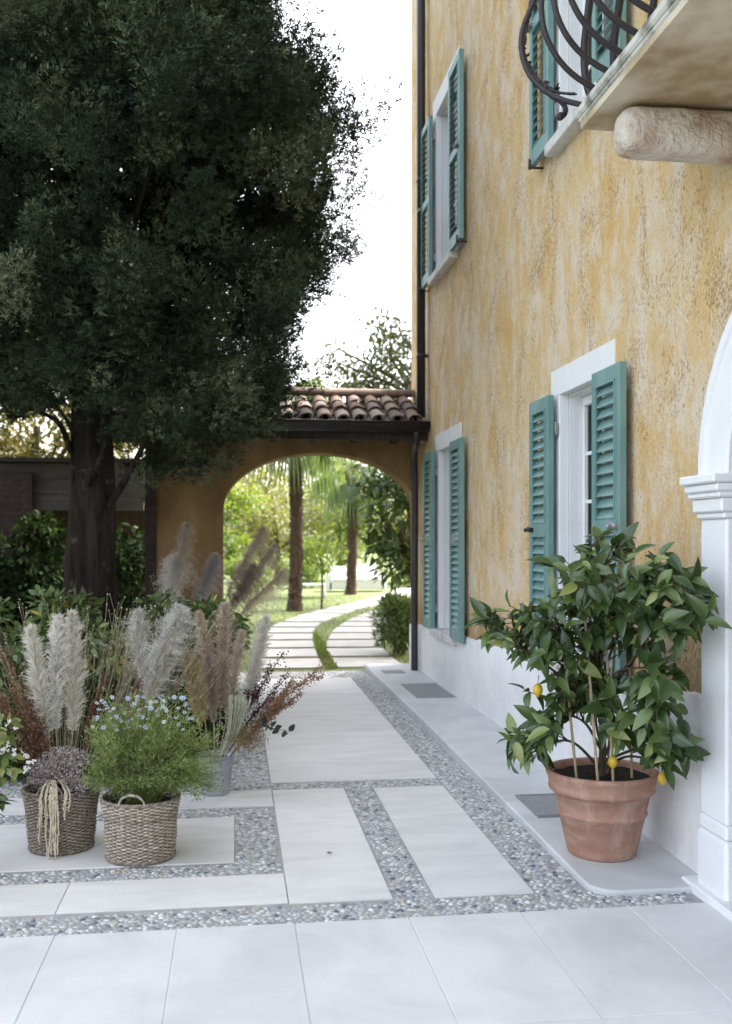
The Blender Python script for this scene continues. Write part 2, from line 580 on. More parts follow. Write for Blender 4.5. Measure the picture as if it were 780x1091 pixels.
M['lemonleaf'] = mat_leaf('lemon_leaf', [(0.0, (0.026, 0.052, 0.018)), (0.5, (0.058, 0.102, 0.032)), (0.9, (0.15, 0.215, 0.066)), (1.0, (0.26, 0.27, 0.08))], 0.27, 0.16, 0.6)
M['lemon'] = mat_noise('lemon_peel', (0.50, 0.32, 0.018), (0.64, 0.43, 0.04), 14, 0.42, 0.2, 0.002, bscale=120, spec=0.5)
M['greenlemon'] = mat_noise('unripe_lemon_peel', (0.10, 0.17, 0.02), (0.20, 0.26, 0.04), 10, 0.42, 0.2, 0.002, bscale=120, spec=0.5)
M['shrub'] = mat_leaf('shrub_leaf', [(0.0, (0.05, 0.085, 0.034)), (0.6, (0.115, 0.17, 0.06)), (0.93, (0.20, 0.25, 0.09)), (1.0, (0.46, 0.38, 0.08))], 0.5, 0.2)
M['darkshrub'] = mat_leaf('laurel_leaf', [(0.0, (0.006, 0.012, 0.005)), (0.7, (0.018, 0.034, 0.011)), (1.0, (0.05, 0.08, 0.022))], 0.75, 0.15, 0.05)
M['sunleaf'] = mat_leaf('garden_tree_leaf', [(0.0, (0.06, 0.10, 0.02)), (0.5, (0.11, 0.16, 0.032)), (1.0, (0.19, 0.22, 0.05))], 0.55, 0.4)
M['airleaf'] = mat_leaf('pale_grey_green_leaf', [(0.0, (0.05, 0.075, 0.03)), (1.0, (0.13, 0.15, 0.07))], 0.55, 0.15)
M['shadeleaf'] = mat_leaf('dense_tree_leaf', [(0.0, (0.03, 0.055, 0.015)), (1.0, (0.09, 0.12, 0.035))], 0.55, 0.12)
M['goldleaf'] = mat_leaf('golden_leaf', [(0.0, (0.045, 0.055, 0.015)), (0.5, (0.11, 0.105, 0.025)), (1.0, (0.24, 0.19, 0.045))], 0.55, 0.22)
M['jambleaf'] = mat_leaf('dark_broad_leaf', [(0.0, (0.022, 0.045, 0.015)), (0.7, (0.06, 0.10, 0.03)), (1.0, (0.12, 0.17, 0.05))], 0.5, 0.25)
M['yellowleaf'] = mat_leaf('yellowing_tree_leaf', [(0.0, (0.09, 0.11, 0.03)), (0.5, (0.16, 0.17, 0.05)), (1.0, (0.25, 0.23, 0.075))], 0.55, 0.35)
M['palmleaf'] = mat_leaf('palm_blade', [(0.0, (0.05, 0.085, 0.03)), (1.0, (0.12, 0.16, 0.065))], 0.5, 0.3)
M['fern'] = mat_leaf('feathery_leaf', [(0.0, (0.10, 0.145, 0.05)), (0.6, (0.23, 0.28, 0.105)), (1.0, (0.40, 0.44, 0.23))], 0.55, 0.3)
M['grassblade'] = mat_leaf('grass_blade', [(0.0, (0.07, 0.11, 0.025)), (1.0, (0.17, 0.20, 0.06))], 0.6, 0.3)
M['plume'] = mat_attr('plume_hair', 0.9, 0, 60, 0.1, 0.12, 30, trans=0.35)
M['dry'] = mat_attr('dried_plant', 0.9, 0, 60, 0.1, 0.25, 40, trans=0.12)
M['petal'] = mat_attr('petal', 0.7, 0, 60, 0.2, 0.08, 30, trans=0.25)
M['brick'] = mat_brick()
M['greyboard'] = mat_wood('weathered_grey_board', (0.06, 0.053, 0.05), (0.11, 0.098, 0.094), (0.5, 6, 6))
M['lawn'] = mat_grass()
M['bed'] = mat_noise('bed_soil', (0.02, 0.016, 0.012), (0.07, 0.055, 0.04), 20, 0.95, 0.8, 0.02)
M['glass'] = mat_glass()
M['curtain'] = mat_noise('pale_curtain', (0.62, 0.63, 0.66), (0.74, 0.75, 0.77), 3, 0.9, 0.1, 0.004, (1, 14, 0.3))
M['doorwood'] = mat_wood('brown_door_wood', (0.10, 0.055, 0.03), (0.2, 0.12, 0.07))
M['grate'] = mat_noise('grey_steel_mat', (0.20, 0.21, 0.22), (0.27, 0.28, 0.29), 60, 0.7, 0.3, 0.003)
M['furniture'] = mat_noise('white_outdoor_paint', (0.74, 0.74, 0.73), (0.8, 0.8, 0.79), 6, 0.6, 0.05, 0.002)
M['cushion'] = mat_noise('white_canvas', (0.72, 0.72, 0.71), (0.8, 0.8, 0.8), 20, 0.9, 0.2, 0.004)

# ------------------------------------------------------------------ ground, paving
g = MB()
g.add([(-120, -40, -0.06), (120, -40, -0.06), (120, 160, -0.06), (-120, 160, -0.06)], [(0, 1, 2, 3)])
structure(g, 'ground', M['lawn'])
# lawn sheet just behind the gateway
g = MB()
g.add([(-30, 11.62, -0.005), (40, 11.62, -0.005), (40, 90, -0.005), (-30, 90, -0.005)], [(0, 1, 2, 3)])
structure(g, 'lawn', M['lawn'])
# cobble mortar bed under the whole court
g = MB()
g.add([(-7, -7, -0.0065), (2.2, -7, -0.0065), (2.2, 11.62, -0.0065), (-7, 11.62, -0.0065)], [(0, 1, 2, 3)])
structure(g, 'court_ground', M['mortar'])
# planting bed soil (left of the walk)
g = MB()
n_ = 30
xs = np.linspace(-7, -0.12, n_); ys = np.linspace(6.55, 11.2, n_)
V = [(x, y, -0.004 + 0.05 * (0.5 + fbm((x, y, 0), 1.5)) * min(1, (-0.12 - x) * 3)) for x in xs for y in ys]
F = [(i * n_ + j, (i + 1) * n_ + j, (i + 1) * n_ + j + 1, i * n_ + j + 1) for i in range(n_ - 1) for j in range(n_ - 1)]
g.add(V, F)
structure(g, 'planting_bed', M['bed'])


def slabs(mb, x0, x1, y0, y1, nx=1, ny=1, gap=0.0035, z=0.0, tone=0.03, xs=None, ys=None):
    xs = xs or list(np.linspace(x0, x1, nx + 1)); ys = ys or list(np.linspace(y0, y1, ny + 1))
    for i in range(len(xs) - 1):
        for j in range(len(ys) - 1):
            t = 0.5 + random.uniform(-tone, tone)
            dz = random.uniform(-0.0012, 0.0012)
            mb.bbox(xs[i] + gap / 2, xs[i + 1] - gap / 2, ys[j] + gap / 2, ys[j + 1] - gap / 2, -0.05, z + dz, 0.0018, 0, (t, t, t))


g = MB()
slabs(g, 0.225, 1.28, 6.25, 11.85, ys=[6.25, 6.78, 7.3, 7.83, 8.4, 9.1, 9.8, 10.5, 11.0])
slabs(g, 0.225, 0.663, 4.15, 6.06, ys=[4.15, 4.53, 4.95, 5.3, 6.06])
slabs(g, 0.842, 1.276, 4.14, 6.03, ys=[4.14, 5.35, 6.03])
slabs(g, -6.0, 0.222, 4.16, 4.53, xs=[-6, -4.6, -3.2, -2.1, -0.72, 0.222])
slabs(g, -6.0, 0.222, 5.70, 6.07, xs=[-6, -4.5, -3.0, -1.6, -0.5, 0.222])
slabs(g, -6.0, 0.0, 4.72, 5.50, xs=[-6, -4.4, -2.8, -1.25, 0.0])
structure(g, 'paving_slabs', M['slab'])
g = MB()
for r_ in range(8):
    y1 = 3.93 - r_ * 0.914
    if r_ > 11: break
    x = 0.235 - 14 * 0.457
    slabs(g, 0, 0, 0, 0, xs=[x + k * 0.457 for k in range(14 + 5)], ys=[y1 - 0.914, y1], gap=0.004, tone=0.012)
g.box(-6.2, 1.9, -3.4, 3.925, -0.05, -0.0035, 1)
structure(g, 'pavement', [M['frontslab'], M['joint']])


# pebble mosaic, real pebbles set in the mortar strips
def pebbles():
    strips = [(-6, 1.92, 3.935, 4.145, 'f'), (0.668, 0.838, 4.13, 6.06, 'n'), (1.282, 1.512, 4.10, 11.6, 'n'),
              (0.225, 1.285, 6.062, 6.248, 'n'), (-6, 0.22, 4.535, 4.715, 'f'), (0.004, 0.222, 4.70, 5.70, 'f'), (-6, 0.01, 5.505, 5.695, 'f'),
              (-0.15, 0.222, 6.075, 11.1, 'n'), (1.5, 1.92, 3.93, 4.06, 'f'), (-3, -0.15, 6.075, 6.55, 'f'), (0.225, 1.285, 11.0, 11.6, 'n')]
    t = np.linspace(0, np.pi / 2, 4)
    a = np.linspace(0, 2 * np.pi, 8, endpoint=False)
    T = [(math.cos(tt) * math.cos(aa), math.cos(tt) * math.sin(aa), math.sin(tt)) for tt in t[:-1] for aa in a] + [(0, 0, 1)]
    T = np.array(T)
    F4 = np.array([(i * 8 + j, i * 8 + (j + 1) % 8, (i + 1) * 8 + (j + 1) % 8, (i + 1) * 8 + j) for i in range(2) for j in range(8)])
    F3 = np.array([(16 + j, 16 + (j + 1) % 8, 24) for j in range(8)])
    pal = np.array([(0.30, 0.31, 0.32), (0.40, 0.41, 0.41), (0.52, 0.53, 0.53), (0.56, 0.56, 0.555), (0.20, 0.22, 0.25), (0.10, 0.12, 0.17), (0.34, 0.36, 0.33), (0.42, 0.38, 0.33), (0.62, 0.62, 0.62), (0.36, 0.38, 0.42)])
    wts = np.array([3, 5, 5, 3, 1.6, 0.8, 2.4, 0.9, 1.2, 3]); wts /= wts.sum()
    mb = MB()
    P, S, Cc = [], [], []
    for (x0, x1, y0, y1, _) in strips:
        xa = max(x0, -3.2)
        step = 0.0275
        rows = int((y1 - y0) / (step * 0.87)) + 1
        for r_ in range(rows):
            y = y0 + 0.012 + r_ * step * 0.87
            if y > y1 - 0.008: continue
            nx = int((x1 - xa) / step)
            xx = xa + 0.014 + (np.arange(nx) + (0.5 if r_ % 2 else 0)) * step + rng.normal(0, 0.0045, nx)
            yy = y + rng.normal(0, 0.0045, nx)
            ok = (xx < x1 - 0.008) & (yy > y0 + 0.004) & (yy < y1 - 0.004)
            for x, y2 in zip(xx[ok], yy[ok]):
                P.append((x, y2))
    P = np.array(P)
    K = len(P)
    ra = rng.uniform(0.0105, 0.0172, K); rb = ra * rng.uniform(0.62, 1.0, K); rh = rng.uniform(0.004, 0.0085, K)
    an = rng.uniform(0, np.pi, K)
    base = rng.uniform(-0.0095, -0.006, K)
    X = T[None, :, 0] * ra[:, None]; Y = T[None, :, 1] * rb[:, None]
    V = np.stack([P[:, 0:1] + X * np.cos(an)[:, None] - Y * np.sin(an)[:, None], P[:, 1:2] + X * np.sin(an)[:, None] + Y * np.cos(an)[:, None], base[:, None] + T[None, :, 2] * rh[:, None]], -1)
    pal = pal * 0.95 + np.array((0.41, 0.42, 0.42)) * 0.05
    c = pal[rng.choice(len(pal), K, p=wts)] * rng.uniform(0.85, 1.12, (K, 1))
    m = len(T)
    off = (np.arange(K) * m)[:, None, None]
    mb.add(V.reshape(-1, 3), (F4[None] + off).reshape(-1, 4), 0, np.repeat(c, m, 0), True)
    f3 = (F3[None] + off).reshape(-1, 3)
    mb.F.append(f3); mb.M.append(np.zeros(len(f3), np.int32)); mb.S.append(np.ones(len(f3), bool))
    o = mb.build('pebble_paving', M['pebble'])
    tag(o, kind='stuff', label='grey and white river pebbles set between the stone slabs')


pebbles()

# raised walk along the house with a rounded kerb corner
g = MB()
out = [(2.2, 11.62), (1.515, 11.62)]
out += [(1.512, y) for y in np.linspace(11.0, 4.2, 12)]
for a in np.linspace(np.pi, 1.5 * np.pi, 7)[1:]:
    out.append((1.632 + 0.12 * math.cos(a), 4.18 + 0.12 * math.sin(a)))
out += [(2.2, 4.06)]
o2 = np.array(out)
ins = o2.copy(); ins[1:-1, 0] += 0.010; ins[-6:, 1] += 0.008
n_ = len(o2)
def walk_z(y):
    return float(np.interp(y, [4.0, 5.2, 7.5, 9], [0.016, 0.036, 0.07, 0.07]))


V = [(x, y, -0.05) for x, y in o2] + [(x, y, walk_z(y) - 0.010) for x, y in o2] + [(x, y, walk_z(y)) for x, y in ins]
F = [(i, i + 1, n_ + i + 1, n_ + i) for i in range(n_ - 1)] + [(n_ + i, n_ + i + 1, 2 * n_ + i + 1, 2 * n_ + i) for i in range(n_ - 1)] 
left = list(range(2 * n_ + 1, 2 * n_ + n_ - 1))
nb = len(V)
V += [(2.2, V[i][1], V[i][2]) for i in left]
F += [(left[i], left[i + 1], nb + i + 1, nb + i) for i in range(len(left) - 1)]
g.add(V, F, 0, None, False)
structure(g, 'raised_walk', M['concrete'])

# ------------------------------------------------------------------ house
WX = 2.08
house = thing('villa', 'tall villa with patchy ochre plaster, white plinth and teal shutters', 'house', (WX, 5, 0))


def cut(ob, cutters):
    for c in cutters:
        md = ob.modifiers.new('b', 'BOOLEAN'); md.operation = 'DIFFERENCE'; md.solver = 'EXACT'; md.object = c
    dg = bpy.context.evaluated_depsgraph_get()
    me = bpy.data.meshes.new_from_object(ob.evaluated_get(dg))
    ob.modifiers.clear()
    ob.data = me
    for c in cutters:
        bpy.data.objects.remove(c)


def cutter_box(*a):
    return MB().box(*a).build('cutter', [])


def prism(mb, poly, x0, x1, axis='x', mat=0, col=None):
    """poly of (a, z) extruded along axis"""
    n = len(poly)
    f = (lambda a, z, t: (t, a, z)) if axis == 'x' else (lambda a, z, t: (a, t, z))
    V = [f(a, z, x0) for a, z in poly] + [f(a, z, x1) for a, z in poly]
    F = [tuple(range(n)), tuple(range(2 * n - 1, n - 1, -1))] + [(i, n + i, n + (i + 1) % n, (i + 1) % n) for i in range(n)]
    if axis == 'x':
        F = [f_[::-1] for f_ in F]
    mb.add(V, F, mat, col, False)


DC, DR, DS = 3.22, 0.64, 1.78          # front door arch: centre, inner radius, spring height
WINS = [  # y0, y1 (outer surround), z0, z1 (opening), lintel, description
    (5.25, 6.35, 0.74, 2.45, 0.17, 'ground near'),
    (9.00, 10.18, 0.62, 2.44, 0.17, 'ground far'),
    (9.06, 10.30, 4.25, 5.93, 0.19, 'upper far'),
    (5.25, 6.35, 4.08, 5.93, 0.19, 'upper near'),
    (0.3, 1.4, 0.74, 2.45, 0.17, 'x'), (0.3, 1.4, 4.20, 5.93, 0.19, 'x'),
]
SW = 0.175
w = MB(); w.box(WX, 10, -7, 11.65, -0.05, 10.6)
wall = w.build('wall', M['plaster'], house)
cs = [cutter_box(WX - 0.5, WX + 0.42, a + SW - 0.006, b - SW + 0.006, z0 - 0.006, z1 + 0.006) for (a, b, z0, z1, l, d) in WINS]
c = MB()
DH = DR + 0.025
poly = [(DC - DH, -0.2), (DC + DH, -0.2)] + [(DC + DH * math.cos(t), DS + DH * math.sin(t)) for t in np.linspace(0, np.pi, 33)]
prism(c, poly, WX - 0.5, WX + 0.5)
cs.append(c.build('cutter', []))
cut(wall, cs)

# limewashed plinth with an uneven upper edge
g = MB()
for (ya, yb) in ((4.06, 11.65), (-7, DC - 0.9)):
    ys = np.linspace(ya, yb, max(2, int((yb - ya) / 0.03)))
    zt = 0.818 + (ys - 4.25) * (0.654 - 0.818) / (8.7 - 4.25)
    zt = zt + np.array([0.016 * fbm((0, y, 3.1), 2.2) + 0.012 * fbm((0, y, 7.7), 11) for y in ys])
    bul = np.array([0.006 * fbm((2, y, 0.2), 3) for y in ys])
    n_ = len(ys)
    rows = [(WX - 0.028 + bul, 0 * ys), (WX - 0.026 + bul, zt * 0.5), (WX - 0.024 + bul, zt - 0.012), (WX - 0.010 + 0 * ys, zt), (WX + 0.02 + 0 * ys, zt + 0.003)]
    V = np.concatenate([np.stack([x, ys, z], -1) for x, z in rows])
    F = [(r_ * n_ + i, (r_ + 1) * n_ + i, (r_ + 1) * n_ + i + 1, r_ * n_ + i + 1) for r_ in range(4) for i in range(n_ - 1)]
    g.add(V, F)
g.build('plinth', M['plinth'], house)
g = MB()
g.box(1.45, 10.6, -7.6, 12.2, 10.6, 10.75)
prism(g, [(1.4, 10.75), (10.7, 10.75), (6.0, 12.6)], -7.7, 12.3, 'y')
g.build('roof', M['darkwood'], house)


def window(k, y0, y1, z0, z1, lint):
    a, b = y0 + SW, y1 - SW
    s = MB()
    # painted surround: lintel band and jambs, 6 mm proud of the plaster; reveal boards inside
    x0 = WX - 0.012
    s.bbox(x0, WX + 0.05, y0, y1, z1, z1 + lint, 0.003)
    s.bbox(x0 + 0.001, WX + 0.05, y0, a, z0 + 0.002, z1 - 0.001, 0.003)
    s.bbox(x0 + 0.001, WX + 0.05, b, y1, z0 + 0.002, z1 - 0.001, 0.003)
    s.box(WX + 0.051, WX + 0.40, a, a + 0.012, z0 + 0.001, z1 - 0.013)
    s.box(WX + 0.051, WX + 0.40, b - 0.012, b, z0 + 0.001, z1 - 0.013)
    s.box(WX + 0.051, WX + 0.40, a + 0.001, b - 0.001, z1 - 0.012, z1 - 0.001)
    win = s.build('window', M['white'], house)
    f = MB()
    X = WX + 0.135
    fw = 0.028
    a2, b2, zb, zt = a + 0.014, b - 0.014, z0 + 0.02, z1 - 0.016
    f.bbox(X, X + 0.06, a2, b2, zt - 0.06, zt, 0.004); f.bbox(X, X + 0.06, a2, b2, zb, zb + 0.08, 0.004)
    f.bbox(X + 0.001, X + 0.059, a2, a2 + fw, zb + 0.08, zt - 0.06, 0.004); f.bbox(X + 0.001, X + 0.059, b2 - fw, b2, zb + 0.08, zt - 0.06, 0.004)
    mid = (a2 + b2) / 2
    f.bbox(X - 0.006, X + 0.058, mid - 0.055, mid + 0.055, zb + 0.08, zt - 0.06, 0.006)
    for (p, q) in ((a2 + fw, mid - 0.055), (mid + 0.055, b2 - fw)):
        c_ = (p + q) / 2
        f.box(X + 0.012, X + 0.045, c_ - 0.011, c_ + 0.011, zb + 0.08, zt - 0.06)
        nb = 5
        for i in range(1, nb):
            z = zb + 0.08 + (zt - zb - 0.14) * i / nb
            f.box(X + 0.014, X + 0.043, p, q, z - 0.011, z + 0.011)
    f.build('window_frame', M['white'], win)
    g_ = MB(); g_.box(X + 0.026, X + 0.030, a2 + 0.01, b2 - 0.01, zb + 0.02, zt - 0.02)
    g_.build('pane', M['glass'], win)
    c_ = MB()
    ys = np.linspace(a + 0.012, b - 0.012, 60)
    xx = X + 0.058 + 0.008 * np.sin(ys * 55) + 0.006 * np.sin(ys * 131)
    c_.add(np.concatenate([np.stack([xx, ys, 0 * ys + z0 + 0.01], -1), np.stack([xx, ys, 0 * ys + z1 - 0.014], -1)]), [(i, i + 1, 61 + i, 60 + i) for i in range(59)])
    c_.build('curtain', M['curtain'], win)
    s = MB()
    e = 0.03 if z0 > 3 else 0.02
    s.bbox(WX - 0.085, WX + 0.15, a - 0.09, b + 0.09, z0 - 0.075, z0, 0.006)
    s.build('sill', M['sillstone'], win)
    return win


def shutter(y0, y1, z0, z1, hinge_at, zmid=None, label=None):
    """louvred leaf folded back against the wall, its face at X0"""
    X0, T = 1.996, 0.042
    st, rl = 0.062, 0.085
    zmid = zmid or (z0 + z1) / 2
    s = MB()
    s.bbox(X0, X0 + T, y0, y0 + st, z0, z1, 0.004); s.bbox(X0, X0 + T, y1 - st, y1, z0, z1, 0.004)
    for (p, q) in ((z0, z0 + rl * 1.3), (zmid - rl / 2, zmid + rl / 2), (z1 - rl, z1)):
        s.bbox(X0 + 0.002, X0 + T - 0.002, y0 + st, y1 - st, p, q, 0.003)
    # bead around each louvre field
    for (p, q) in ((z0 + rl * 1.3, zmid - rl / 2), (zmid + rl / 2, z1 - rl)):
        s.box(X0 - 0.005, X0 + 0.008, y0 + st - 0.004, y0 + st + 0.010, p, q)
        s.box(X0 - 0.005, X0 + 0.008, y1 - st - 0.010, y1 - st + 0.004, p, q)
        s.box(X0 - 0.0055, X0 + 0.008, y0 + st - 0.004, y1 - st + 0.004, q - 0.006, q + 0.004)
    o = s.build('shutter', M['teal'], house)
    if label: o['label'] = label
    l = MB()
    for (p, q) in ((z0 + rl * 1.3, zmid - rl / 2), (zmid + rl / 2, z1 - rl)):
        nl = max(3, round((q - p) / 0.060))
        for i in range(nl):
            z = p + (i + 0.5) * (q - p) / nl
            tl = R(57 + random.uniform(-2, 2))
            dx, dz = math.cos(tl), math.sin(tl)
            l.obox((X0 + 0.021, (y0 + y1) / 2, z), np.array((dx, 0, dz)) * 0.035, (0, (y1 - y0) / 2 - st + 0.004, 0), np.array((-dz, 0, dx)) * 0.0038)
    l.build('louvres', M['teal'], o)
    yh = y0 if hinge_at == 'low' else y1
    for z in (z0 + 0.22, z1 - 0.22):
        h = MB()
        h.tube([(WX - 0.03, yh, z - 0.045), (WX - 0.03, yh, z + 0.045)], 0.009, 8)
        h.box(WX - 0.035, WX + 0.0, yh - 0.014, yh + 0.014, z - 0.035, z + 0.035)
        h.build('hinge', M['metal_grey'], o)
    yl = (y1 - 0.05) if hinge_at == 'low' else (y0 + 0.05)
    return o, X0, yl, zmid


win_specs = [w_ for w_ in WINS]
for k, (a, b, z0, z1, l, d) in enumerate(win_specs):
    window(k, a, b, z0, z1, l)
    oa, ob_ = a + SW, b - SW
    wd = (ob_ - oa) / 2 + 0.035
    zb = z0 - 0.02
    far, X0, yl, zm = shutter(ob_ + 0.02, ob_ + 0.02 + wd, zb, z1 + 0.0, 'low')
    near, X0, yl2, zm = shutter(oa - 0.02 - wd, oa - 0.02, zb, z1 + 0.0, 'high')
    for leaf, yy in ((far, ob_ + 0.02 + wd - 0.05), (near, oa - 0.02 - wd + 0.05)):
        c = MB()
        dark = (k == 0 and leaf is far)
        c.tube([(X0 - 0.018, yy - 0.05, zm + 0.004), (X0 - 0.020, yy, zm + 0.010), (X0 - 0.018, yy + 0.06, zm - 0.006)], [0.008, 0.013, 0.007], 8)
        c.ball((X0 - 0.026, yy + 0.045, zm), 0.015); c.ball((X0 - 0.026, yy - 0.04, zm), 0.012)
        c.box(X0 - 0.012, X0 + 0.002, yy - 0.045, yy + 0.045, zm - 0.014, zm + 0.014)
        c.build('latch', M['iron'] if dark else M['metal_grey'], leaf)
        if z0 > 3:   # shutter stay under the leaf
            c = MB()
            c.tube([(WX, yy, zb - 0.015), (X0 - 0.012, yy, zb - 0.018)], 0.008, 6)
            c.tube([(X0 - 0.012, yy, zb - 0.03), (X0 - 0.012, yy, zb + 0.04)], 0.009, 6)
            c.build('shutter_stay', M['iron'], leaf)

# front doorway: pilasters, capitals, archivolt, door
d = MB()
PX = 2.0
RO = 0.87
n_ = 33
ring = []
for t in np.linspace(0, np.pi, n_):
    c_, s_ = math.cos(t), math.sin(t)
    ring.append([(PX + 0.012, DR), (PX, DR + 0.012), (PX, RO - 0.05), (PX - 0.012, RO - 0.045), (PX - 0.012, RO - 0.004), (PX - 0.006, RO), (WX + 0.02, RO)])
V = []
for t, prof in zip(np.linspace(0, np.pi, n_), ring):
    for (x, r_) in prof:
        V.append((x, DC + r_ * math.cos(t), DS + r_ * math.sin(t)))
m_ = len(ring[0])
F = [(i * m_ + j, i * m_ + j + 1, (i + 1) * m_ + j + 1, (i + 1) * m_ + j) for i in range(n_ - 1) for j in range(m_ - 1)]
d.add(V, F, 0, None, False)
V, F = [], []
for i, t in enumerate(np.linspace(0, np.pi, n_)):   # soffit of the arch
    for x in (PX + 0.012, WX + 0.49):
        V.append((x, DC + (DR - 0.001) * math.cos(t), DS + (DR - 0.001) * math.sin(t)))
F = [(2 * i, 2 * i + 1, 2 * i + 3, 2 * i + 2) for i in range(n_ - 1)]
d.add(V, F, 0, None, True)
door = d.build('doorway_surround', M['white'], house)
for sgn in (1, -1):
    p = MB()

    def ys(a, b):
        a, b = DC + sgn * a, DC + sgn * b
        return (min(a, b), max(a, b))
    p.bbox(PX, WX + 0.49, *ys(DR - 0.002, RO - 0.004), 0.33, 1.60, 0.01)
    p.bbox(PX - 0.012, WX + 0.49, *ys(DR - 0.018, RO + 0.008), 0.01, 0.27, 0.014)
    p.bbox(PX - 0.006, WX + 0.488, *ys(DR - 0.010, RO + 0.002), 0.271, 0.332, 0.010)
    for (z0_, z1_, e) in ((1.60, 1.625, 0.012), (1.626, 1.685, 0.024), (1.686, 1.71, 0.04), (1.711, 1.745, 0.050), (1.746, 1.785, 0.066)):
        p.bbox(PX - e, WX + 0.487, *ys(DR - 0.002 - e * 0.3, RO + e), z0_, z1_, 0.007)
    p.build('pilaster', M['white'], door)
p = MB()
p.bbox(WX + 0.42, WX + 0.47, DC - DR, DC + DR, 0.09, 2.5, 0.004)
for q in (-1, 1):
    for (za, zb_) in ((0.25, 0.95), (1.1, 1.75)):
        p.bbox(WX + 0.402, WX + 0.43, DC + q * 0.32 - 0.2, DC + q * 0.32 + 0.2, za, zb_, 0.012)
p.build('door', M['doorwood'], door)
p = MB()
p.bbox(1.95, WX + 0.49, 2.25, 4.17, -0.04, 0.032, 0.006)
p.build('threshold', M['white'], door)

# balcony over the door
SZ0, SZ1, BX, BY0, BY1 = 3.30, 3.395, 1.475, 2.2, 4.2
b_ = MB()
b_.box(BX + 0.02, WX + 0.01, BY0 + 0.02, BY1 - 0.02, SZ0, SZ0 + 0.03, 1)
b_.bbox(BX + 0.012, WX + 0.012, BY0 + 0.012, BY1 - 0.012, SZ0 + 0.0305, SZ0 + 0.05, 0.006)
b_.bbox(BX, WX + 0.011, BY0, BY1, SZ0 + 0.0505, SZ1, 0.01)
balc = b_.build('balcony', [M['balcony'], M['soffit']], house)
for yc in (3.935, 2.505):
    c = MB()
    prof = []
    hh, r0 = 0.135, 0.11
    xs_ = [1.565, 1.5655, 1.568, 1.575, 1.587, 1.603, 1.622, 1.645, 1.68, 1.74, 1.8, 1.86, 1.92, 1.98, 2.04, WX + 0.02]
    sc_ = [0.02, 0.3, 0.55, 0.74, 0.86, 0.94, 0.985] + [1.0] * 9
    V = []
    na = 56
    for x, s_ in zip(xs_, sc_):
        for a in np.linspace(0, 2 * np.pi, na, endpoint=False):
            ca, sa = math.cos(a), math.sin(a)
            yy = 0.080 * np.sign(ca) * abs(ca) ** 0.55 * s_
            zz = 0.098 * np.sign(sa) * abs(sa) ** 0.55 * s_
            pt = (x, yc + yy, 3.192 + zz)
            k_ = 1 + 0.05 * fbm(pt, 9, 4) * min(1, s_ * 1.2)
            V.append((x, yc + yy * k_, min(3.294, 3.192 + zz * k_)))
    F = [(i * na + j, i * na + (j + 1) % na, (i + 1) * na + (j + 1) % na, (i + 1) * na + j) for i in range(len(xs_) - 1) for j in range(na)] + [tuple(range(na))]
    c.add(V, F)
    c.build('corbel', M['corbel'], balc)


def belly(z):
    t = np.clip(z / 1.0, 0, 1)
    return 0.25 * np.interp(t, [0, 0.04, 0.12, 0.25, 0.4, 0.6, 0.8, 1.0], [0.0, 0.32, 0.72, 0.98, 0.98, 0.6, 0.2, 0.05])


def smooth_curve(P, n=40):
    P = np.asarray(P, float)
    t = np.concatenate([[0], np.cumsum(np.linalg.norm(np.diff(P, axis=0), axis=1))])
    t /= t[-1]
    tt = np.linspace(0, 1, n)
    out = np.zeros((n, 3))
    for k in range(3):
        y = P[:, k]
        dy = np.gradient(y, t)
        i = np.clip(np.searchsorted(t, tt, side='right') - 1, 0, len(t) - 2)
        h = t[i + 1] - t[i]; s_ = (tt - t[i]) / h
        out[:, k] = (2 * s_**3 - 3 * s_**2 + 1) * y[i] + (s_**3 - 2 * s_**2 + s_) * h * dy[i] + (-2 * s_**3 + 3 * s_**2) * y[i + 1] + (s_**3 - s_**2) * h * dy[i + 1]
    return out


zz = np.array([0.0, 0.01, 0.04, 0.1, 0.2, 0.35, 0.5, 0.7, 0.9, 1.0])
for i, y in enumerate(np.arange(4.16, 2.2, -0.15)):
    c = MB()
    off = 0.15 if i == 0 else 0
    P = [(BX + 0.035 - belly(z), y + off * belly(z) / 0.25, SZ1 + z) for z in zz]
    c.tube(smooth_curve(P, 36), 0.0125, 8)
    c.build('railing_bar', M['iron'], balc)
for x in (1.60, 1.74, 1.90):
    c = MB()
    P = [(x - 0.06 * belly(z), BY1 - 0.035 + belly(z) * 0.9, SZ1 + z) for z in zz]
    c.tube(smooth_curve(P, 36), 0.019, 4)
    c.build('railing_bar', M['iron'], balc)
c = MB()
hx = BX + 0.035 - belly(np.array(1.0))
c.bbox(hx - 0.02, hx + 0.02, 2.2, 4.19, SZ1 + 1.0, SZ1 + 1.02, 0.003)
c.bbox(hx - 0.0199, WX + 0.01, 4.191, 4.23, SZ1 + 1.0005, SZ1 + 1.0195, 0.003)
c.bbox(BX + 0.02, BX + 0.05, 2.2, 4.15, SZ1 + 0.0005, SZ1 + 0.012, 0.003)
c.build('handrail', M['iron'], balc)
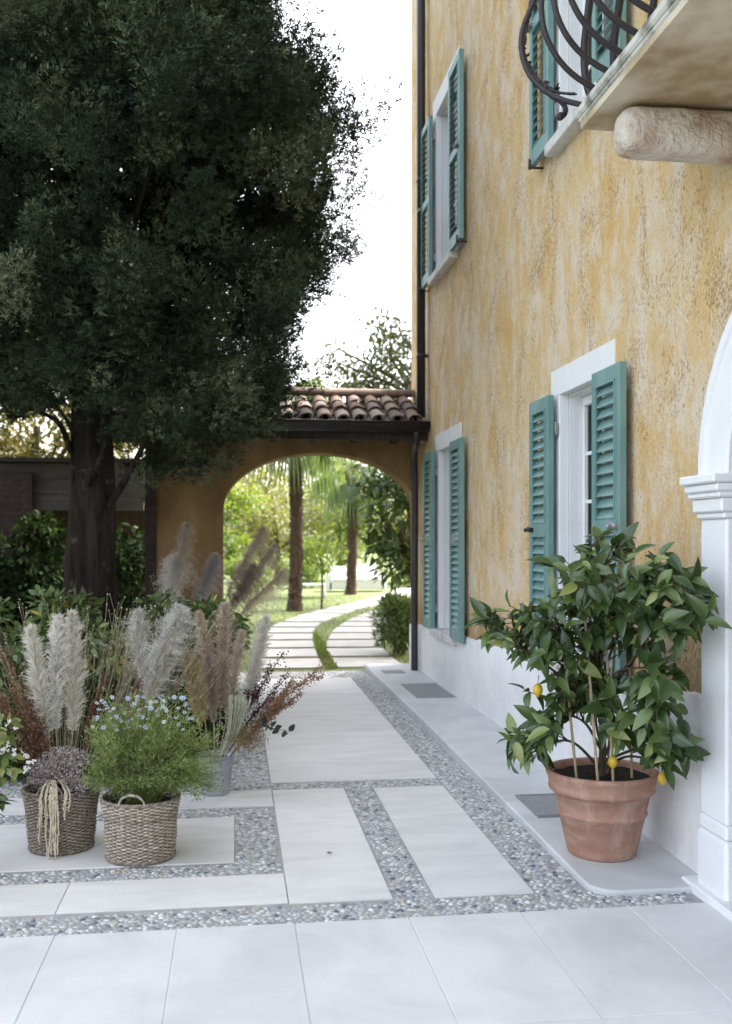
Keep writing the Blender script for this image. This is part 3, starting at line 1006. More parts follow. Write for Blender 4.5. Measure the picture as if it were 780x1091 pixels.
# iron vine with leaves and a hanging scroll at the corner
c = MB()
P = smooth_curve([at(612, 100, 4.22), at(592, 97, 4.36), at(575, 86, 4.42), at(563, 70, 4.44), at(558, 52, 4.45), at(562, 25, 4.46), at(567, 0, 4.47), at(570, -40, 4.47)], 50)
c.tube(P, 0.007, 6)
P2 = P + 0.010 * np.stack([np.cos(np.arange(50) * 0.9), np.sin(np.arange(50) * 0.9), 0 * np.arange(50)], -1)
c.tube(P2, 0.004, 5)
idx = np.concatenate([np.arange(8, 45, 1), np.arange(20, 34, 1)])
dd = rand_dirs(len(idx)); dd[:, 0] -= 0.4
scatter(c, *LEAF, P[idx], dd, rand_dirs(len(idx)), rng.uniform(0.022, 0.04, len(idx)), 0, None, 1.4)
S_ = smooth_curve([at(580, 92, 4.40), at(589, 104, 4.36), at(597, 108, 4.35), at(602, 114, 4.35), at(601, 122, 4.35), at(597, 124, 4.35)], 24)
c.tube(S_, np.linspace(0.006, 0.015, 24), 8)
c.ball(S_[-1], 0.019)
c.build('iron_vine', M['iron'], balc)

# downpipe on the corner of the house
c = MB()
c.tube([(WX - 0.075, 10.63, 2.86), (WX - 0.075, 10.63, 10.5)], 0.047, 14)
for z in (3.5, 5.4, 7.5, 9.5):
    c.tube([(WX - 0.075, 10.63, z), (WX - 0.075, 10.63, z + 0.05)], 0.052, 14)
    c.box(WX - 0.03, WX + 0.01, 10.61, 10.65, z + 0.01, z + 0.04)
c.build('downpipe', M['gutter'], house)

# hatches and grate in the raised walk
tag(MB().bbox(1.66, 2.02, 9.0, 9.9, 0.066, 0.078, 0.003).build('drain_cover', M['grate'], None, (1.84, 9.45, 0.07)), 'long grey cover plate in the walk below the far window', 'drain cover')
c = MB(); c.bbox(1.62, 1.98, 5.15, 5.55, 0.030, 0.047, 0.003)
for s_ in ((1.62, 1.98, 5.13, 5.149), (1.62, 1.98, 5.551, 5.57), (1.60, 1.619, 5.13, 5.57), (1.981, 2.0, 5.13, 5.57)):
    c.box(*s_, 0.028, 0.050)
tag(c.build('drain_cover', M['grate'], None, (1.8, 5.35, 0.04)), 'framed square hatch in the walk behind the lemon pot', 'drain cover')
tag(MB().bbox(1.62, 1.86, 10.75, 11.0, 0.066, 0.076, 0.003).build('drain_cover', M['grate'], None, (1.72, 10.87, 0.07)), 'small grey hatch in the walk by the gateway', 'drain cover')

# ------------------------------------------------------------------ gateway
gate = thing('gateway', 'brown plastered gateway with a wide arch and clay tiled roof', 'gateway', (0.9, 11.4, 0))
GY0, GY1 = 11.25, 11.61
GC, GW, GS, GR = 0.975, 1.10, 1.86, 0.655
w = MB(); w.box(-0.862, WX - 0.002, GY0, GY1, -0.05, 3.02)
gw = w.build('wall', M['arch_plaster'], gate)
c = MB()
poly = [(GC - GW, -0.3), (GC + GW - 0.01, -0.3)] + [(GC + (GW - 0.01 if t < 1.57 else GW) * math.cos(t), GS + GR * math.sin(t)) for t in np.linspace(0, np.pi, 41)]
prism(c, poly, GY0 - 0.5, GY1 + 0.5, 'y')
cut(gw, [c.build('cutter', [])])
MB().box(-0.98, -0.864, GY0 - 0.03, GY1 + 0.03, -0.05, 3.0).build('brick_pier', M['brick'], gate)
# roof: boards, soffit, barrel tiles, ridge
EY, EZ, RY, RZ = 10.62, 2.80, 11.43, 3.14
XL, XR = -1.5, WX - 0.005
c = MB()
prism(c, [(EY, EZ - 0.11), (RY, RZ - 0.11), (RY + 0.75, EZ - 0.11), (RY + 0.75, EZ - 0.05), (RY, RZ - 0.05), (EY, EZ - 0.05)], XL, XR)
for x in np.arange(XL + 0.1, XR, 0.45):
    c.box(x, x + 0.07, EY + 0.02, GY0, EZ - 0.17, EZ - 0.10)
c.bbox(XL, XR - 0.001, EY - 0.015, EY + 0.02, EZ - 0.2, EZ - 0.04, 0.004)
c.build('eave_boards', M['darkwood'], gate)


def half_tile(mb, p0, p1, r0, r1, up, col, cover=True):
    p0, p1 = np.array(p0), np.array(p1)
    n = 10
    t = p1 - p0; t = t / np.linalg.norm(t)
    sd = np.array([1.0, 0, 0]); nn = np.cross(sd, t)
    if nn[2] < 0: nn = -nn
    a = np.linspace(0, np.pi, n)
    V = []
    for (p, r) in ((p0, r0), (p1, r1)):
        for rr in (r, r - 0.014):
            for x in a:
                V.append(p + sd * math.cos(x) * rr + nn * (1 if cover else -1) * math.sin(x) * rr * 0.8)
    F = []
    for i in range(n - 1):
        F += [(i, i + 1, 2 * n + i + 1, 2 * n + i), (n + i, 3 * n + i, 3 * n + i + 1, n + i + 1), (i, n + i, n + i + 1, i + 1), (2 * n + i, 2 * n + i + 1, 3 * n + i + 1, 3 * n + i)]
    F += [(0, 2 * n, 3 * n, n), (n - 1, 2 * n - 1, 4 * n - 1, 3 * n - 1)]
    mb.add(V, F, 0, col, False)


tpal = np.array([(0.17, 0.115, 0.09), (0.23, 0.16, 0.125), (0.29, 0.22, 0.18), (0.19, 0.15, 0.13), (0.34, 0.29, 0.25), (0.11, 0.09, 0.08)])
c = MB()
for side in (0, 1):
    sl = np.array([0, RY - EY, RZ - EZ]) if side == 0 else np.array([0, -(0.75), RZ - EZ])
    base = np.array([0, EY - 0.06, EZ - 0.035]) if side == 0 else np.array([0, RY + 0.80, EZ - 0.04])
    nrow = 3
    for k, x in enumerate(np.arange(XL + 0.1, XR - 0.14, 0.196)):
        for j in range(nrow):
            q0 = base + sl * (j / nrow) * 1.0; q1 = base + sl * min(1.03, (j + 1.28) / nrow)
            jx, jz = random.uniform(-0.008, 0.008), random.uniform(-0.006, 0.006)
            half_tile(c, q0 + (x + jx, 0, 0.045 + jz + 0.012 * (j % 2)), q1 + (x + jx, 0, 0.03 + jz), 0.082, 0.070, 0, tpal[rng.integers(len(tpal))] * random.uniform(0.8, 1.2))
            half_tile(c, q0 + (x + 0.098 + jx, 0, 0.07), q1 + (x + 0.098 + jx, 0, 0.05), 0.075, 0.083, 0, tpal[rng.integers(len(tpal))] * random.uniform(0.6, 0.95), False)
for x in np.arange(XL, XR - 0.2, 0.36):
    p0 = np.array([x, RY + 0.03, RZ + 0.06 + random.uniform(-0.005, 0.005)]); p1 = p0 + (0.42, 0, 0.012)
    n = 10
    V = []
    for (p, r) in ((p0, 0.115), (p1, 0.10)):
        for rr in (r, r - 0.014):
            for t in np.linspace(0, np.pi, n):
                V.append(p + np.array([0, math.cos(t) * rr, math.sin(t) * rr * 0.75]))
    F = []
    for i in range(n - 1):
        F += [(i, i + 1, 2 * n + i + 1, 2 * n + i), (n + i, 3 * n + i, 3 * n + i + 1, n + i + 1), (i, n + i, n + i + 1, i + 1), (2 * n + i, 2 * n + i + 1, 3 * n + i + 1, 3 * n + i)]
    x1 = min(p1[0], XR)
    V = [(min(v[0], XR), v[1], v[2]) for v in V]
    c.add(V, F, 0, tpal[rng.integers(len(tpal))] * random.uniform(0.9, 1.2), False)
c.build('roof', M['tile'], gate)
# gutter: half-round trough with a downpipe that joins the house corner
c = MB()
a = np.linspace(np.pi, 2 * np.pi, 12)
V = []
for x in (XL - 0.03, XR):
    for rr in (0.07, 0.062):
        for t in a:
            V.append((x, EY - 0.09 + rr * math.cos(t), EZ - 0.015 + rr * math.sin(t) * 1.5))
F = []
n = 12
for i in range(n - 1):
    F += [(i, i + 1, 2 * n + i + 1, 2 * n + i), (n + i, 3 * n + i, 3 * n + i + 1, n + i + 1), (i, n + i, n + i + 1, i + 1)]
F += [tuple(range(2 * n, 3 * n)), (0, 2 * n, 3 * n, n), (n - 1, 2 * n - 1, 4 * n - 1, 3 * n - 1)]
c.add(V, F, 0, None, True)
c.tube([(XL, EY - 0.16, EZ - 0.012), (XR, EY - 0.16, EZ - 0.012)], 0.010, 8)
c.build('gutter', M['gutter'], gate)
c = MB()
c.tube(smooth_curve([(1.93, EY - 0.09, EZ - 0.10), (1.94, EY - 0.06, EZ - 0.19), (1.97, EY + 0.2, EZ - 0.28), (1.99, 10.97, EZ - 0.40), (2.0, 11.0, EZ - 0.55), (2.0, 11.0, 0.9), (2.0, 11.0, 0.05)], 60), 0.04, 12)
c.build('downpipe', M['gutter'], gate)

# ------------------------------------------------------------------ outbuilding behind the cypress
ob_ = thing('outbuilding', 'low outbuilding with grey board fascia and brick pillar behind the cypress', 'outbuilding', (-3.5, 13.4, 0))
c = MB()
zt = 2.50
for k in range(3):
    c.bbox(-9, -0.95 - 0.2, 13.0 - 0.004 * k, 13.03, zt - 0.20 * (k + 1) + 0.004, zt - 0.20 * k, 0.004)
c.build('fascia', M['greyboard'], ob_)
c = MB()
prism(c, [(12.85, zt + 0.01), (15.5, zt - 0.12), (15.5, zt - 0.06), (12.85, zt + 0.06)], -9, -1.1)
c.build('roof', M['darkwood'], ob_)
for x in (-2.72, -5.2):
    MB().box(x - 0.2, x + 0.2, 12.9, 13.3, -0.05, zt - 0.12).build('brick_pillar', M['brick'], ob_)
c = MB()
c.obox((-1.32, 12.9, 2.3), (0.30, 0, -0.28), (0.06, 0, 0.07), (0, 0.02, 0))
c.build('brace_board', M['greyboard'], ob_)
MB().box(-9, -1.2, 15.4, 15.5, -0.05, zt - 0.13).build('back_wall', M['darkwood'], ob_)


# ------------------------------------------------------------------ vegetation helpers
def cyp_tuft_template(n=190, wide=1.0, lo=0.05, hi=0.135):
    """a rounded spray of scale leaves: short forked twiglets round an axis pointing +y"""
    r_ = np.random.default_rng(3)
    # a few sub-sprays, each a small crumbly bunch
    nb = 11
    bc, bd = [], []
    for i in range(nb):
        t = (i + 0.5) / nb
        ang = i * 2.4
        rad = 0.26 * math.sqrt(1 - (t - 0.25) ** 2 / 0.65) if t > 0.25 else 0.24
        rad = max(0.03, rad) * r_.uniform(0.55, 1.0)
        bc.append((math.cos(ang) * rad, t * 0.72, math.sin(ang) * rad))
        bd.append((math.cos(ang) * 0.8, 0.75, math.sin(ang) * 0.8))
    bc, bd = np.array(bc), norm(np.array(bd))
    k = r_.integers(0, nb, n)
    pos = bc[k] + bd[k] * r_.uniform(0, 0.16, (n, 1)) + r_.normal(0, 0.045, (n, 3))
    dr = norm(bd[k] + r_.normal(0, 0.55, (n, 3)))
    sz = r_.uniform(lo, hi, n)
    sd = norm(np.cross(dr, r_.normal(size=(n, 3))))
    V = np.stack([pos - sd * (sz * 0.16 * wide)[:, None], pos + sd * (sz * 0.16 * wide)[:, None], pos + dr * sz[:, None]], 1).reshape(-1, 3)
    F = np.arange(n * 3).reshape(-1, 3)
    return V, F


TUFTS = cyp_tuft_template()
CORE = cyp_tuft_template(170, 1.5, 0.07, 0.15)


def place_tufts(mb, pos, dirs, size, col, width=1.0):
    K = len(pos)
    scatter(mb, TUFTS[0], TUFTS[1], pos, dirs, rand_dirs(K), size, 0, col, width)


def cypress(name, label, x, y, prof, zlo, zhi, K, seed, trunk_r):
    root = thing(name, label, 'tree', (x, y, 0), None)
    t = MB()
    hs = np.linspace(-0.05, zhi * 0.8, 26)
    P = np.array([(x + 0.06 * fbm((0, 0, h), 0.7), y + 0.06 * fbm((5, 0, h), 0.7), h) for h in hs])
    rad = trunk_r * np.interp(hs, [0, 0.3, 1.0, 2.5, zhi * 0.8], [1.5, 1.15, 1.0, 0.78, 0.1])
    mb = MB()
    mb.tube(P, rad, 28)
    V = mb.V[0]
    for i in range(len(V)):
        v = V[i]
        a = math.atan2(v[1] - y, v[0] - x)
        k = 1 + 0.10 * math.sin(a * 5 + 0.5 * v[2]) + 0.12 * mnoise.noise(Vector((math.cos(a) * 3, math.sin(a) * 3, v[2] * 0.5))) + 0.05 * mnoise.noise(Vector((math.cos(a) * 12, math.sin(a) * 12, v[2] * 1.5)))
        V[i] = (x + (v[0] - x) * k, y + (v[1] - y) * k, v[2])
    mb.build('trunk', M['cypress_bark'], root)
    return root


def crown_radius(prof, z):
    return np.interp(z, [p[0] for p in prof], [p[1] for p in prof])


# ------------------------------------------------------------------ the big cypress
CX, CY = -1.29, 9.25
cyp = cypress('cypress_tree', 'huge dark cypress on a thick trunk in front of the gateway', CX, CY, None, 2.3, 11, 0, 1, 0.225)
prof = [(2.2, 1.0), (2.6, 1.45), (3.0, 1.68), (3.6, 1.74), (4.2, 2.12), (4.7, 2.34), (5.2, 1.98), (5.7, 1.5), (6.4, 1.3), (7.2, 1.25), (8.5, 1.05), (10, 0.7), (11.5, 0.15)]
br = MB()
tips = []
for i in range(120):
    z0 = rng.uniform(2.7, 9.0)
    a = rng.uniform(0, 2 * np.pi)
    rr = crown_radius(prof, z0 + 0.8) * rng.uniform(0.75, 0.95)
    L = 0.5 + rr
    P = [(CX + 0.12 * math.cos(a), CY + 0.12 * math.sin(a), z0)]
    for s_ in np.linspace(0.2, 1, 6):
        P.append((CX + math.cos(a + 0.1 * math.sin(i)) * rr * s_, CY + math.sin(a + 0.1 * math.sin(i)) * rr * s_, z0 + 0.9 * s_ ** 1.2 + 0.08 * math.sin(i + s_ * 5)))
    br.tube(smooth_curve(P, 14), np.linspace(0.045, 0.012, 14), 6)
# the bare lower limbs seen against the light
for (pts, r0) in (([(CX + 0.12, CY - 0.05, 1.75), at(140, 500, 9.1), at(158, 466, 9.0), at(180, 440, 8.9)], 0.042),
                  ([(CX - 0.15, CY - 0.1, 2.3), at(60, 448, 9.1), at(35, 437, 9.0), at(10, 430, 8.9)], 0.03),
                  ([(CX - 0.12, CY - 0.1, 2.45), at(66, 440, 9.1), at(52, 425, 9.0), at(40, 405, 8.9)], 0.022),
                  ([(CX + 0.0, CY - 0.22, 2.0), at(112, 470, 8.95), at(108, 440, 8.9), at(85, 425, 8.85), at(60, 400, 8.8)], 0.03)):
    br.tube(smooth_curve(pts, 20), np.linspace(r0, r0 * 0.35, 20), 8)
br.build('branch', M['cypress_bark'], cyp)
cr = MB()
# clumps of sprays on a lobed outline, with dark gaps between them
NC = 900
z = rng.uniform(2.2, 8.5, NC)
a = rng.uniform(0, 2 * np.pi, NC)
kp = (np.sin(a) < 0.3) | (rng.uniform(0, 1, NC) < 0.55)
z, a = z[kp], a[kp]; NC = len(z)
lob = np.array([mnoise.fractal(Vector((math.cos(t) * 1.5, math.sin(t) * 1.5, zz_ * 0.75)), 1.0, 2.0, 3) for t, zz_ in zip(a, z)])
R0 = crown_radius(prof, z) * np.clip(1.0 + 0.08 * lob, 0.8, 1.15) * np.clip(rng.normal(0.93, 0.09, NC), 0.68, 1.16)
out_ = np.stack([np.cos(a), np.sin(a), 0 * a], -1)
axis = norm(out_ * 0.6 + np.array((0, 0, 0.8)) + rng.normal(0, 0.22, (NC, 3)))
cen = np.stack([CX + R0 * np.cos(a), CY + R0 * np.sin(a), z], -1)
cs_ = rng.uniform(0.65, 1.35, NC)
tone = np.clip(rng.normal(0.47, 0.17, NC), 0.1, 0.85)
nt_ = np.maximum(5, (15 * cs_ ** 2).astype(int))
k = np.repeat(np.arange(NC), nt_); K = len(k)
off = rand_dirs(K) * (rng.uniform(0, 1, (K, 1)) ** 0.45)
pos = cen[k] + (off * 0.135 + axis[k] * (rng.uniform(-0.22, 0.24, (K, 1)))) * cs_[k][:, None]
dirs = axis[k] + off * 0.75 + rng.normal(0, 0.2, (K, 3))
a = a[k]
hole = np.array([mnoise.noise(Vector(p * 1.1 + np.array([4, 0, 9]))) for p in pos])
keep = ~((pos[:, 2] < 3.0) & (hole > 0.10))
keep &= ~((pos[:, 2] < 4.3) & (pos[:, 2] > 2.6) & (pos[:, 0] > CX + 0.5) & (hole > 0.17))
keep &= ~((pos[:, 2] < 2.72) & (pos[:, 0] < CX + 0.25) & (pos[:, 0] > CX - 1.1))
pos, dirs, a, k = pos[keep], dirs[keep], a[keep], k[keep]
K = len(pos)
col = np.zeros((K, 3)); col[:, 0] = np.clip(tone[k] + rng.normal(0, 0.13, K), 0.0, 0.93)
place_tufts(cr, pos, dirs, rng.uniform(0.24, 0.40, K), col, 1.0)
# dense inner growth round the trunk
Kc = 2600
zc = rng.uniform(2.7, 8.6, Kc); ac = rng.uniform(0, 2 * np.pi, Kc)
rc = crown_radius(prof, zc) * rng.uniform(0.25, 0.86, Kc)
pc = np.stack([CX + rc * np.cos(ac), CY + rc * np.sin(ac), zc], -1)
hc = np.array([mnoise.noise(Vector(p * 1.1 + np.array([4, 0, 9]))) for p in pc])
pc, ac = pc[~((zc < 4.3) & (hc > 0.05))], ac[~((zc < 4.3) & (hc > 0.05))]
dc = np.stack([np.cos(ac) * 0.6, np.sin(ac) * 0.6, np.full(len(ac), 0.7)], -1) + rng.normal(0, 0.4, (len(ac), 3))
cc_ = np.zeros((len(ac), 3)); cc_[:, 0] = np.clip(rng.normal(0.42, 0.2, len(ac)), 0, 0.93)
scatter(cr, CORE[0], CORE[1], pc, dc, rand_dirs(len(ac)), rng.uniform(0.42, 0.6, len(ac)), 0, cc_, 1.2)
# hanging lower sprays over the gateway roof
P2 = np.array([at(rng.uniform(195, 288), rng.uniform(392, 455), rng.uniform(8.7, 9.6)) for _ in range(200)] + [at(rng.uniform(-20, 120), rng.uniform(380, 425), rng.uniform(7.6, 9.0)) for _ in range(110)] + [at(rng.uniform(130, 230), rng.uniform(395, 460), rng.uniform(7.8, 9.2)) for _ in range(120)])
d2 = rng.normal(0, 0.5, (len(P2), 3)); d2[:, 0] += 0.5; d2[:, 2] -= 0.1
c2 = np.zeros((len(P2), 3)); c2[:, 0] = np.clip(rng.normal(0.5, 0.2, len(P2)), 0, 0.93)
place_tufts(cr, P2, d2, rng.uniform(0.2, 0.36, len(P2)), c2)
# cones
ci = rng.choice(K, 700, replace=False)
cp = pos[ci] + np.stack([np.cos(a[ci]), np.sin(a[ci]), 0.3 + 0 * a[ci]], -1) * 0.17
oc = np.array([(1, 0, 0), (0, 1, 0), (0, 0, 1), (-1, 0, 0), (0, -1, 0), (0, 0, -1)], float)
scatter(cr, oc, np.array([(0, 1, 2), (1, 3, 2), (3, 4, 2), (4, 0, 2), (1, 0, 5), (3, 1, 5), (4, 3, 5), (0, 4, 5)]), cp, rand_dirs(700), rand_dirs(700), rng.uniform(0.012, 0.018, 700), 0, np.tile([1.0, 0, 0], (700, 1)))
cr.build('crown', M['cypress'], cyp)

# second trunk at the left edge
c2 = cypress('cypress_tree', 'dark second cypress trunk at the left beside the huge one', -2.28, 8.9, None, 2.3, 7, 0, 2, 0.13)
cr2 = MB()  # crown enlarged to the left, mostly out of view, to darken the area below
K = 2200
z = rng.uniform(2.5, 8.5, K); a = rng.uniform(0, 2 * np.pi, K); rr = 2.0 * rng.uniform(0.3, 1, K) * np.interp(z, [2.5, 3.5, 6, 8.5], [0.6, 1, 1, 0.5])
pos = np.stack([-3.9 + rr * np.cos(a), 8.7 + rr * np.sin(a), z], -1)
dirs = np.stack([np.cos(a) * 0.6, np.sin(a) * 0.6, np.full(K, 0.8)], -1) + rng.normal(0, 0.3, (K, 3))
col = np.zeros((K, 3)); col[:, 0] = np.clip(rng.normal(0.45, 0.2, K), 0, 0.93)
place_tufts(cr2, pos, dirs, rng.uniform(0.28, 0.5, K), col)
cr2.build('crown', M['cypress'], c2)


# ------------------------------------------------------------------ generic leafy trees and shrubs
def blob_points(K, clumps, shell=0.5):
    """points through clump ellipsoids (cx,cy,cz,rx,ry,rz)"""
    cl = np.array(clumps, float)
    w_ = cl[:, 3] * cl[:, 4] * cl[:, 5]; w_ = w_ ** 0.7; w_ /= w_.sum()
    k = rng.choice(len(cl), K, p=w_)
    d = rand_dirs(K)
    r_ = rng.uniform(0, 1, K) ** shell
    return cl[k, :3] + d * r_[:, None] * cl[k, 3:6], d, k


def leafy(mb, clumps, K, size, mat=0, T=LEAF_LOW, droop=0.3, shell=0.5, bias=0.0, spread=0.22):
    P, d, k = blob_points(K, clumps, shell)
    dr = d + rng.normal(0, 0.6, (K, 3)); dr[:, 2] -= droop
    nr = rng.normal(0, 0.5, (K, 3)); nr[:, 2] += 0.8
    tone = rng.normal(0, 0.10, len(clumps))
    col = np.zeros((K, 3)); col[:, 0] = np.clip(0.5 + bias + tone[k] + rng.normal(0, spread, K), 0, 1)
    scatter(mb, T[0], T[1], P, dr, nr, rng.uniform(size * 0.7, size * 1.3, K), mat, col)
    return P


def make_clumps(c, r, n, cr, squash=0.8):
    out = []
    for _ in range(n):
        d = rand_dirs(1)[0]
        p = np.array(c) + d * np.array(r) * rng.uniform(0.45, 0.95)
        q = cr * rng.uniform(0.7, 1.3)
        out.append((*p, q, q, q * squash))
    return out


def tree(name, label, base, trunk_r, h, centre, rad, n, cr, K, size, leafmat, group=None, bark='bark', limbs=7, T=LEAF_LOW):
    root = thing(name, label, 'tree', base, group)
    cl = make_clumps(centre, rad, n, cr)
    t = MB()
    b0 = np.array(base, float); top = np.array(centre, float)
    P = smooth_curve([b0 - (0, 0, 0.05), b0 + (top - b0) * 0.35 + (0.05, 0.03, 0), b0 + (top - b0) * 0.7, top], 14)
    t.tube(P, np.linspace(trunk_r, trunk_r * 0.4, 14), 10)
    for q in cl[:limbs]:
        i = rng.integers(5, 12)
        m_ = (P[i] + np.array(q[:3])) / 2 + (0, 0, 0.1)
        t.tube(smooth_curve([P[i], m_, q[:3]], 10), np.linspace(trunk_r * 0.4, trunk_r * 0.1, 10), 6)
    t.build('trunk', M[bark], root)
    c = MB()
    leafy(c, cl, K, size, T=T)
    c.build('crown', M[leafmat], root)
    return root


def shrub(name, label, base, clumps, K, size, leafmat, group=None, T=LEAF_LOW, stems=10, cat='shrub', bias=0.0, shell=0.5, droop=0.3):
    root = thing(name, label, cat, base, group)
    t = MB()
    for _ in range(stems):
        q = clumps[rng.integers(len(clumps))]
        p0 = np.array(base) + (rng.normal(0, 0.05), rng.normal(0, 0.05), -0.03)
        q = np.array(q[:3]) + rng.normal(0, 0.05, 3)
        m_ = (p0 + q) / 2 + rng.normal(0, 0.04, 3)
        t.tube(smooth_curve([p0, m_, q], 8), np.linspace(0.012, 0.004, 8), 5)
    t.build('stem', M['bark'], root)
    c = MB()
    leafy(c, clumps, K, size, T=T, bias=bias, shell=shell, droop=droop)
    c.build('foliage', M[leafmat], root)
    return root


# shrubs in the bed between the walk and the cypress
bedspec = [(-0.45, 7.6, 1.12, 0.45, 'leafy green shrub beside the pebble edge of the walk'), (-1.15, 7.3, 1.2, 0.5, 'green shrub with yellowing leaves behind the pampas plumes'),
           (-1.9, 7.5, 1.15, 0.5, 'green shrub at the foot of the huge cypress'), (-2.7, 7.2, 0.95, 0.5, 'green shrub near the second dark trunk'),
           (-0.7, 8.8, 1.2, 0.5, 'tall green shrub below the brown gateway pier'), (-0.35, 9.9, 0.9, 0.4, 'dark shrub at the left foot of the arch')]
for i, (x, y, h, r_, lab) in enumerate(bedspec):
    cl = make_clumps((x, y, h * 0.55), (r_, r_, h * 0.42), 12, 0.2)
    shrub('garden_shrub', lab, (x, y, 0), cl, 2200, 0.075, 'shrub' if i < 5 else 'darkshrub', 'shrubs in the bed under the cypress', LEAF_LOW if i > 2 else LEAF, 12)

# dark laurel hedge under and behind the outbuilding eave
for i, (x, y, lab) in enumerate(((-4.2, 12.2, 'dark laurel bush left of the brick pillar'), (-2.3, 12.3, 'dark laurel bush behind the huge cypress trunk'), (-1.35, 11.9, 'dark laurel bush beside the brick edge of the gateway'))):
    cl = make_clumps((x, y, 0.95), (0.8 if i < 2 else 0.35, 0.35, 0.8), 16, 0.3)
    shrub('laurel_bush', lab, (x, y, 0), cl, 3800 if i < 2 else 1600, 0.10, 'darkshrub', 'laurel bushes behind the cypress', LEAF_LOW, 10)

# sunlit yellow tree behind the outbuilding
tree('yellow_tree', 'sunlit yellow leaved tree above the outbuilding roof', (-4.0, 19.5, 0), 0.16, 3, (-3.7, 19.5, 3.7), (2.4, 1.6, 1.5), 34, 0.6, 9000, 0.15, 'goldleaf')

# ------------------------------------------------------------------ garden beyond the arch
bgs = [
    ('garden_tree', 'bright green rounded tree far left through the arch', (-1.0, 33, 0), (-0.9, 33, 2.0), (2.0, 1.5, 1.7), 'sunleaf', 4600),
    ('garden_tree', 'yellow green tree behind the near palm', (1.6, 38, 0), (1.6, 38, 2.3), (2.4, 1.8, 2.0), 'yellowleaf', 5000),
    ('garden_tree', 'green tree behind the white sofa', (4.2, 40, 0), (4.2, 40, 2.4), (2.2, 1.8, 2.1), 'sunleaf', 5000),
    ('garden_tree', 'yellowish tree right of the white sofa', (7.2, 37, 0), (7.0, 37, 2.0), (2.0, 1.6, 1.8), 'yellowleaf', 4200),
    ('garden_tree', 'low green tree left of the near palm', (-3.6, 30, 0), (-3.5, 30, 1.9), (2.0, 1.5, 1.6), 'sunleaf', 4200),
    ('garden_tree', 'tall pale green tree on the far skyline', (0.0, 50, 0), (0.2, 50, 3.0), (4.0, 2.0, 2.6), 'yellowleaf', 5200),
    ('garden_tree', 'tall green tree on the far skyline behind the sofa', (6.0, 52, 0), (6.5, 52, 3.4), (4.2, 2.0, 2.9), 'sunleaf', 5200),
]
for (nm, lab, base, cen, rad, lm, K) in bgs:
    tree(nm, lab, base, 0.13, 3, cen, rad, 26, rad[0] * 0.30, K, 0.17 if base[1] < 45 else 0.26, lm, 'trees beyond the lawn', limbs=9)
# low planting under them
for i, (x, y, lab) in enumerate(((0.3, 29.5, 'low green bush on the lawn left of the low table'), (-2.0, 27.0, 'low dark bush at the left end of the lawn'), (2.3, 33.0, 'low bush between the two palms'), (5.8, 33, 'low bush beyond the white sofa'))):
    cl = make_clumps((x, y, 0.55), (1.0, 0.5, 0.45), 12, 0.32)
    shrub('low_bush', lab, (x, y, 0), cl, 1500, 0.12, 'sunleaf' if i != 1 else 'shrub', 'low bushes round the lawn', LEAF_LOW, 8)

# airy tree to the right whose branches show above the roof and shade the path
tree('shade_tree', 'airy light green tree showing above the gateway roof', (5.2, 20.5, 0), 0.17, 5, (4.2, 20.3, 4.9), (2.5, 2.0, 1.4), 34, 0.45, 3600, 0.13, 'airleaf', 'trees behind the villa', limbs=30)
tree('shade_tree', 'broad leaved dark tree hanging beside the right jamb', (2.85, 14.7, 0), 0.08, 3, (2.4, 14.5, 1.85), (0.62, 0.5, 0.95), 24, 0.26, 1900, 0.13, 'jambleaf', None, limbs=10, T=LEAF)
for (x, y, z, r_, lab) in ((6.6, 16.4, 6.2, 2.9, 'unseen leafy tree close behind the villa corner, added to shade the path'), (7.6, 20.9, 6.4, 3.2, 'unseen tall tree behind the villa, added to shade the stone path'), (9.4, 26.0, 6.2, 3.4, 'unseen farther tree behind the villa, added to shade the lawn')):  # trees hidden by the villa, added only to shade path and lawn
    tree('shade_tree', lab, (x + 0.2, y, 0), 0.25, 6, (x, y, z), (r_, r_ * 0.95, r_ * 0.8), 44, 0.95, 11000 if y < 25 else 6000, 0.21, 'shadeleaf', 'trees behind the villa', limbs=14)
# soft bush by the right foot of the arch
cl = make_clumps((2.22, 13.2, 0.4), (0.28, 0.5, 0.34), 14, 0.17)
shrub('lavender_bush', 'soft grey green bush at the right foot of the arch', (2.22, 13.2, 0), cl, 4600, 0.10, 'shrub', None, NEEDLE, 8, bias=-0.05, droop=-0.5)


# palms
def fan_leaf(mb, p0, p1, r, droop, col):
    p0, p1 = np.array(p0), np.array(p1)
    ax = norm(p1 - p0)
    sd = norm(np.cross(ax, (0, 0, 1.0))); up = np.cross(sd, ax)
    n = 26
    for i in range(n):
        t = R(-125 + 250 * i / (n - 1))
        d = ax * math.cos(t) + sd * math.sin(t)
        L = r * (1 - 0.25 * abs(t) / 2.2) * rng.uniform(0.9, 1.05)
        w_ = 0.028
        q = [p1, p1 + d * L * 0.45 + up * 0.03, p1 + d * L * 0.8 - np.array((0, 0, droop * 0.18)), p1 + d * L - np.array((0, 0, droop * 0.42))]
        ws = [0.008, w_, w_ * 0.8, 0.003]
        s2 = norm(np.cross(d, up))
        V = []
        for k in range(4):
            V += [q[k] - s2 * ws[k], q[k] + s2 * ws[k]]
        mb.add(V, [(0, 1, 3, 2), (2, 3, 5, 4), (4, 5, 7, 6)], 0, col)


